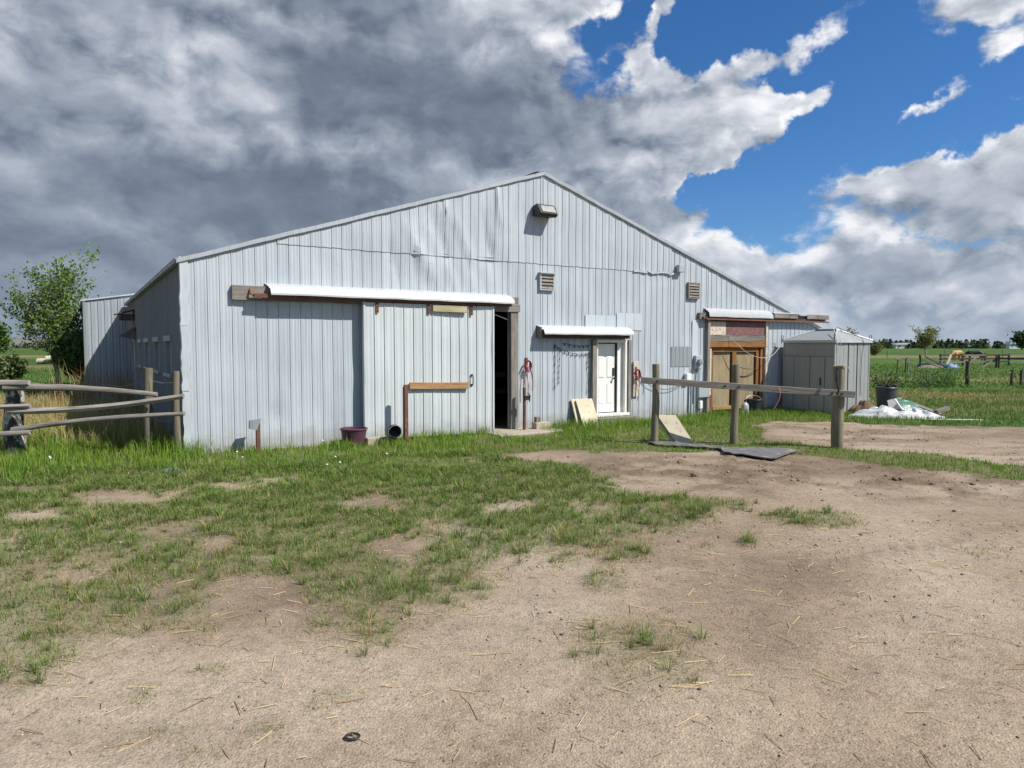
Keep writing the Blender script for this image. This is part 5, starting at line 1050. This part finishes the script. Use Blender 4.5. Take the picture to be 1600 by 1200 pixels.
pole('post', (-1.75, 0, -.1), (-1.8, 0, 1.15), .1, .1, M_DARKWOOD, t); pole('post', (5.1, 0, -.1), (5.1, 0, 1.15), .1, .1, M_DARKWOOD, t)
for (a, b) in (((-1.5, -.1, 1.05), (.5, -.2, .1)), ((-1.2, .1, .9), (.6, .1, .05)), ((3.1, -.1, .95), (1.9, -.2, .1)), ((5.0, .1, .8), (3.6, 0, .05)), ((-3.6, 0, .62), (-1.6, 0, .72)), ((-1.6, .3, .85), (.6, .3, .9)), ((-1.6, .3, .6), (.6, .3, .62))): board('beam', a, b, .14, .06, M_RAIL if a[0] > 2 else M_GREYWOOD, t)
heap('blue_tarp', 'small blue tarp lying inside the collapsed fence', 'tarp', (38.3, 60.2), .75, .35, .35, M_BLUE, 23, 12, .6)
heap('brush_heap', 'dark heap of dead brush under the collapsed fence', 'brush', (36.6, 60.8), 1.4, .6, .35, M_BARK, 25, 14, .9)
t = thing('corral', 'dark wooden corral of rails and posts at far right', 'corral', (44, 62, 0))
PX = [(-1.6, -1.5), (1.0, -2.6), (3.6, -3.6), (6.5, -4.4), (9.5, -5), (-2.5, 5), (0, 5.5), (2.5, 6), (5, 6.2), (7.5, 6.5), (11, 6.8)]
for (x, y) in PX: pole('post', (x, y, -.1), (x, y, 1.15), .10, .09, M_DARKWOOD, t, 8)
for seq in (PX[1:5], PX[5:11]):
    for a, b in zip(seq[:-1], seq[1:]):
        for z in (.38, .7, 1.02): board('rail', (a[0], a[1] - .1, z), (b[0], b[1] - .1, z + random.uniform(-.04, .04)), .16, .05, M_DARKWOOD if random.random() < .7 else M_GREYWOOD, t, (0, 0, 1))
board('rail', (-1.6, -1.6, .85), (1.0, -2.7, .8), .15, .05, M_DARKWOOD, t, (0, 0, 1)); board('leaning_plank', (-2.1, 4.6, .1), (-1.6, 4.8, 1.1), .2, .05, M_CREAM, t)
# meadow wire fence: a row of far thin posts
for k in range(9): tag(pole('wire_fence_post', (64 + k * 9, 118 - k * 1.2, -.1), (64 + k * 9, 118 - k * 1.2, 1.2), .09, .08, M_GREYWOOD, None, 6, .05, 0, 2), 'far thin fence post in a row before the lone round tree', 'post', 'far row of thin fence posts')
# outbuilding behind the shed: only its roof corner shows
t = thing('outbuilding', 'low outbuilding whose dark roof corner shows right of the shed', 'building', (19.6, 40.5, 0), BA)
MB().box(-4.5, .2, 0, 3, -.05, 1.75).build('wall', M_SHED, t); MB().add([(-5, -.5, 2.25), (-2, -.5, 2.6), (.75, -.5, 1.72), (-5, 3.4, 2.25), (-2, 3.4, 2.6), (.75, 3.4, 1.72), (-5, -.5, 2.15), (-2, -.5, 2.5), (.75, -.5, 1.62), (-5, 3.4, 2.15), (-2, 3.4, 2.5), (.75, 3.4, 1.62)], [(0, 1, 4, 3), (1, 2, 5, 4), (0, 6, 7, 1), (1, 7, 8, 2), (2, 8, 11, 5), (6, 9, 10, 7), (7, 10, 11, 8)]).build('roof', M_DARKWOOD, t)
def house(x, y, w, h, label, wm, rm):
    t = thing('far_building', label, 'building', (x, y, 0)); MB().box(-w / 2, w / 2, 0, w * .5, -.5, h).build('wall', wm, t)
    MB().prism([(-w * .55, h), (w * .55, h), (w * .42, h * 1.45), (-w * .42, h * 1.45)], -.6, w * .55).build('roof', rm, t)
    for k in (-.25, .2): MB().box(w * k - .8, w * k + .8, -.06, .1, h * .35, h * .75).build('window', M_PANE, t)
house(322, 570, 12, 3.2, 'far white long building left of the lone tree on the horizon', M_WHITE, M_WHITE); house(402, 520, 11, 4.5, 'far pale house left of the rounded dark tree', M_WHITE, M_ROOF); house(372, 512, 8, 3.6, 'far small white house in the middle of the treeline', M_WHITE, M_WHITE); house(365, 478, 12, 4, 'far low white house at the right end of the horizon', M_WHITE, M_ROOF)
# left: pale heap of timber and a low far building by the bushes
for k, (x, y, l) in enumerate(((-51.5, 75, 2.6), (-50.2, 74.6, 2.2), (-49.2, 75.2, 2.4))): tag(pole('log', (x, y, .3 + .25 * (k % 2)), (x + l, y + .6, .35 + .5 * (k % 2)), .32, .28, M_CREAM, None, 10), ['pale log left in the far pile beyond the fence', 'pale log in the middle of the far pile', 'pale log right in the far pile near the tree'][k], 'log', 'far pile of pale logs')
# ---------------------------------------------------------------- horses
def horse(label, loc, rz, coat, mane, size=1.0):
    t = thing('horse', label, 'horse', loc, rz); t.scale = (size,) * 3
    J = [((0, 0, 1.22), .30), ((.42, 0, 1.20), .29), ((.66, 0, 1.22), .25), ((.98, 0, .95), .17), ((1.20, 0, .66), .12), ((1.30, 0, .46), .12), ((1.38, 0, .24), .075), ((1.40, 0, .12), .06),  # body -> neck -> lowered head
         ((-.45, 0, 1.24), .30), ((-.70, 0, 1.20), .24)]
    E_ = [(0, 1), (1, 2), (2, 3), (3, 4), (4, 5), (5, 6), (6, 7), (0, 8), (8, 9)]
    def leg(root, pts):
        pr = root
        for p, r in pts: J.append((p, r)); E_.append((pr, len(J) - 1)); pr = len(J) - 1
    for s, dx in ((1, .08), (-1, -.10)):
        leg(1, [((.52, .16 * s, .92), .13), ((.54 + dx, .16 * s, .55), .07), ((.52 + dx, .16 * s, .22), .045), ((.55 + dx, .16 * s, .03), .06)])
        leg(9, [((-.66, .17 * s, .95), .17), ((-.58 - dx, .17 * s, .72), .10), ((-.80 - dx, .17 * s, .50), .065), ((-.76 - dx, .17 * s, .20), .045), ((-.72 - dx, .17 * s, .03), .06)])
    me = bpy.data.meshes.new('body'); me.from_pydata([p for p, r in J], E_, []); o = bpy.data.objects.new('body', me); COL.objects.link(o)
    o.modifiers.new('skin', 'SKIN'); me.skin_vertices  # noqa
    for i, (p, r) in enumerate(J): me.skin_vertices[0].data[i].radius = (r, r * .95)
    me.skin_vertices[0].data[0].use_root = True; sb = o.modifiers.new('sub', 'SUBSURF'); sb.levels = sb.render_levels = 2
    dg = bpy.context.evaluated_depsgraph_get(); me2 = bpy.data.meshes.new_from_object(o.evaluated_get(dg)); bpy.data.objects.remove(o); me2.shade_smooth(); link('body', me2, coat, t)
    MB().tube([(-.86, 0, 1.22), (-.98, 0, 1.08), (-1.0, 0, .75), (-.96, 0, .45)], [.06, .07, .06, .03], 8).build('tail', mane, t, smooth=60)
    MB().tube([(.62, 0, 1.47), (.86, 0, 1.24), (1.10, 0, .92), (1.24, 0, .66)], [.03, .06, .06, .03], 6).build('mane', mane, t, smooth=60)
    for s in (-1, 1): MB().tube([(1.24, .06 * s, .60), (1.20, .09 * s, .74)], [.04, .01], 6).build('ear', coat, t)
M_PALO = mat('palomino_coat', (.46, .27, .10), (.38, .21, .075), .6, 3); M_MANE = mat('pale_mane', (.6, .5, .36), None, .7, 20); M_BLKH = mat('black_coat', (.022, .018, .016), (.035, .028, .024), .55, 3)
horse('palomino horse grazing in the meadow', (47.0, 73.0, 0), R(205), M_PALO, M_MANE, 1.0); horse('black horse grazing beside the palomino', (49.9, 74.5, 0), R(160), M_BLKH, M_BLKH, .98)
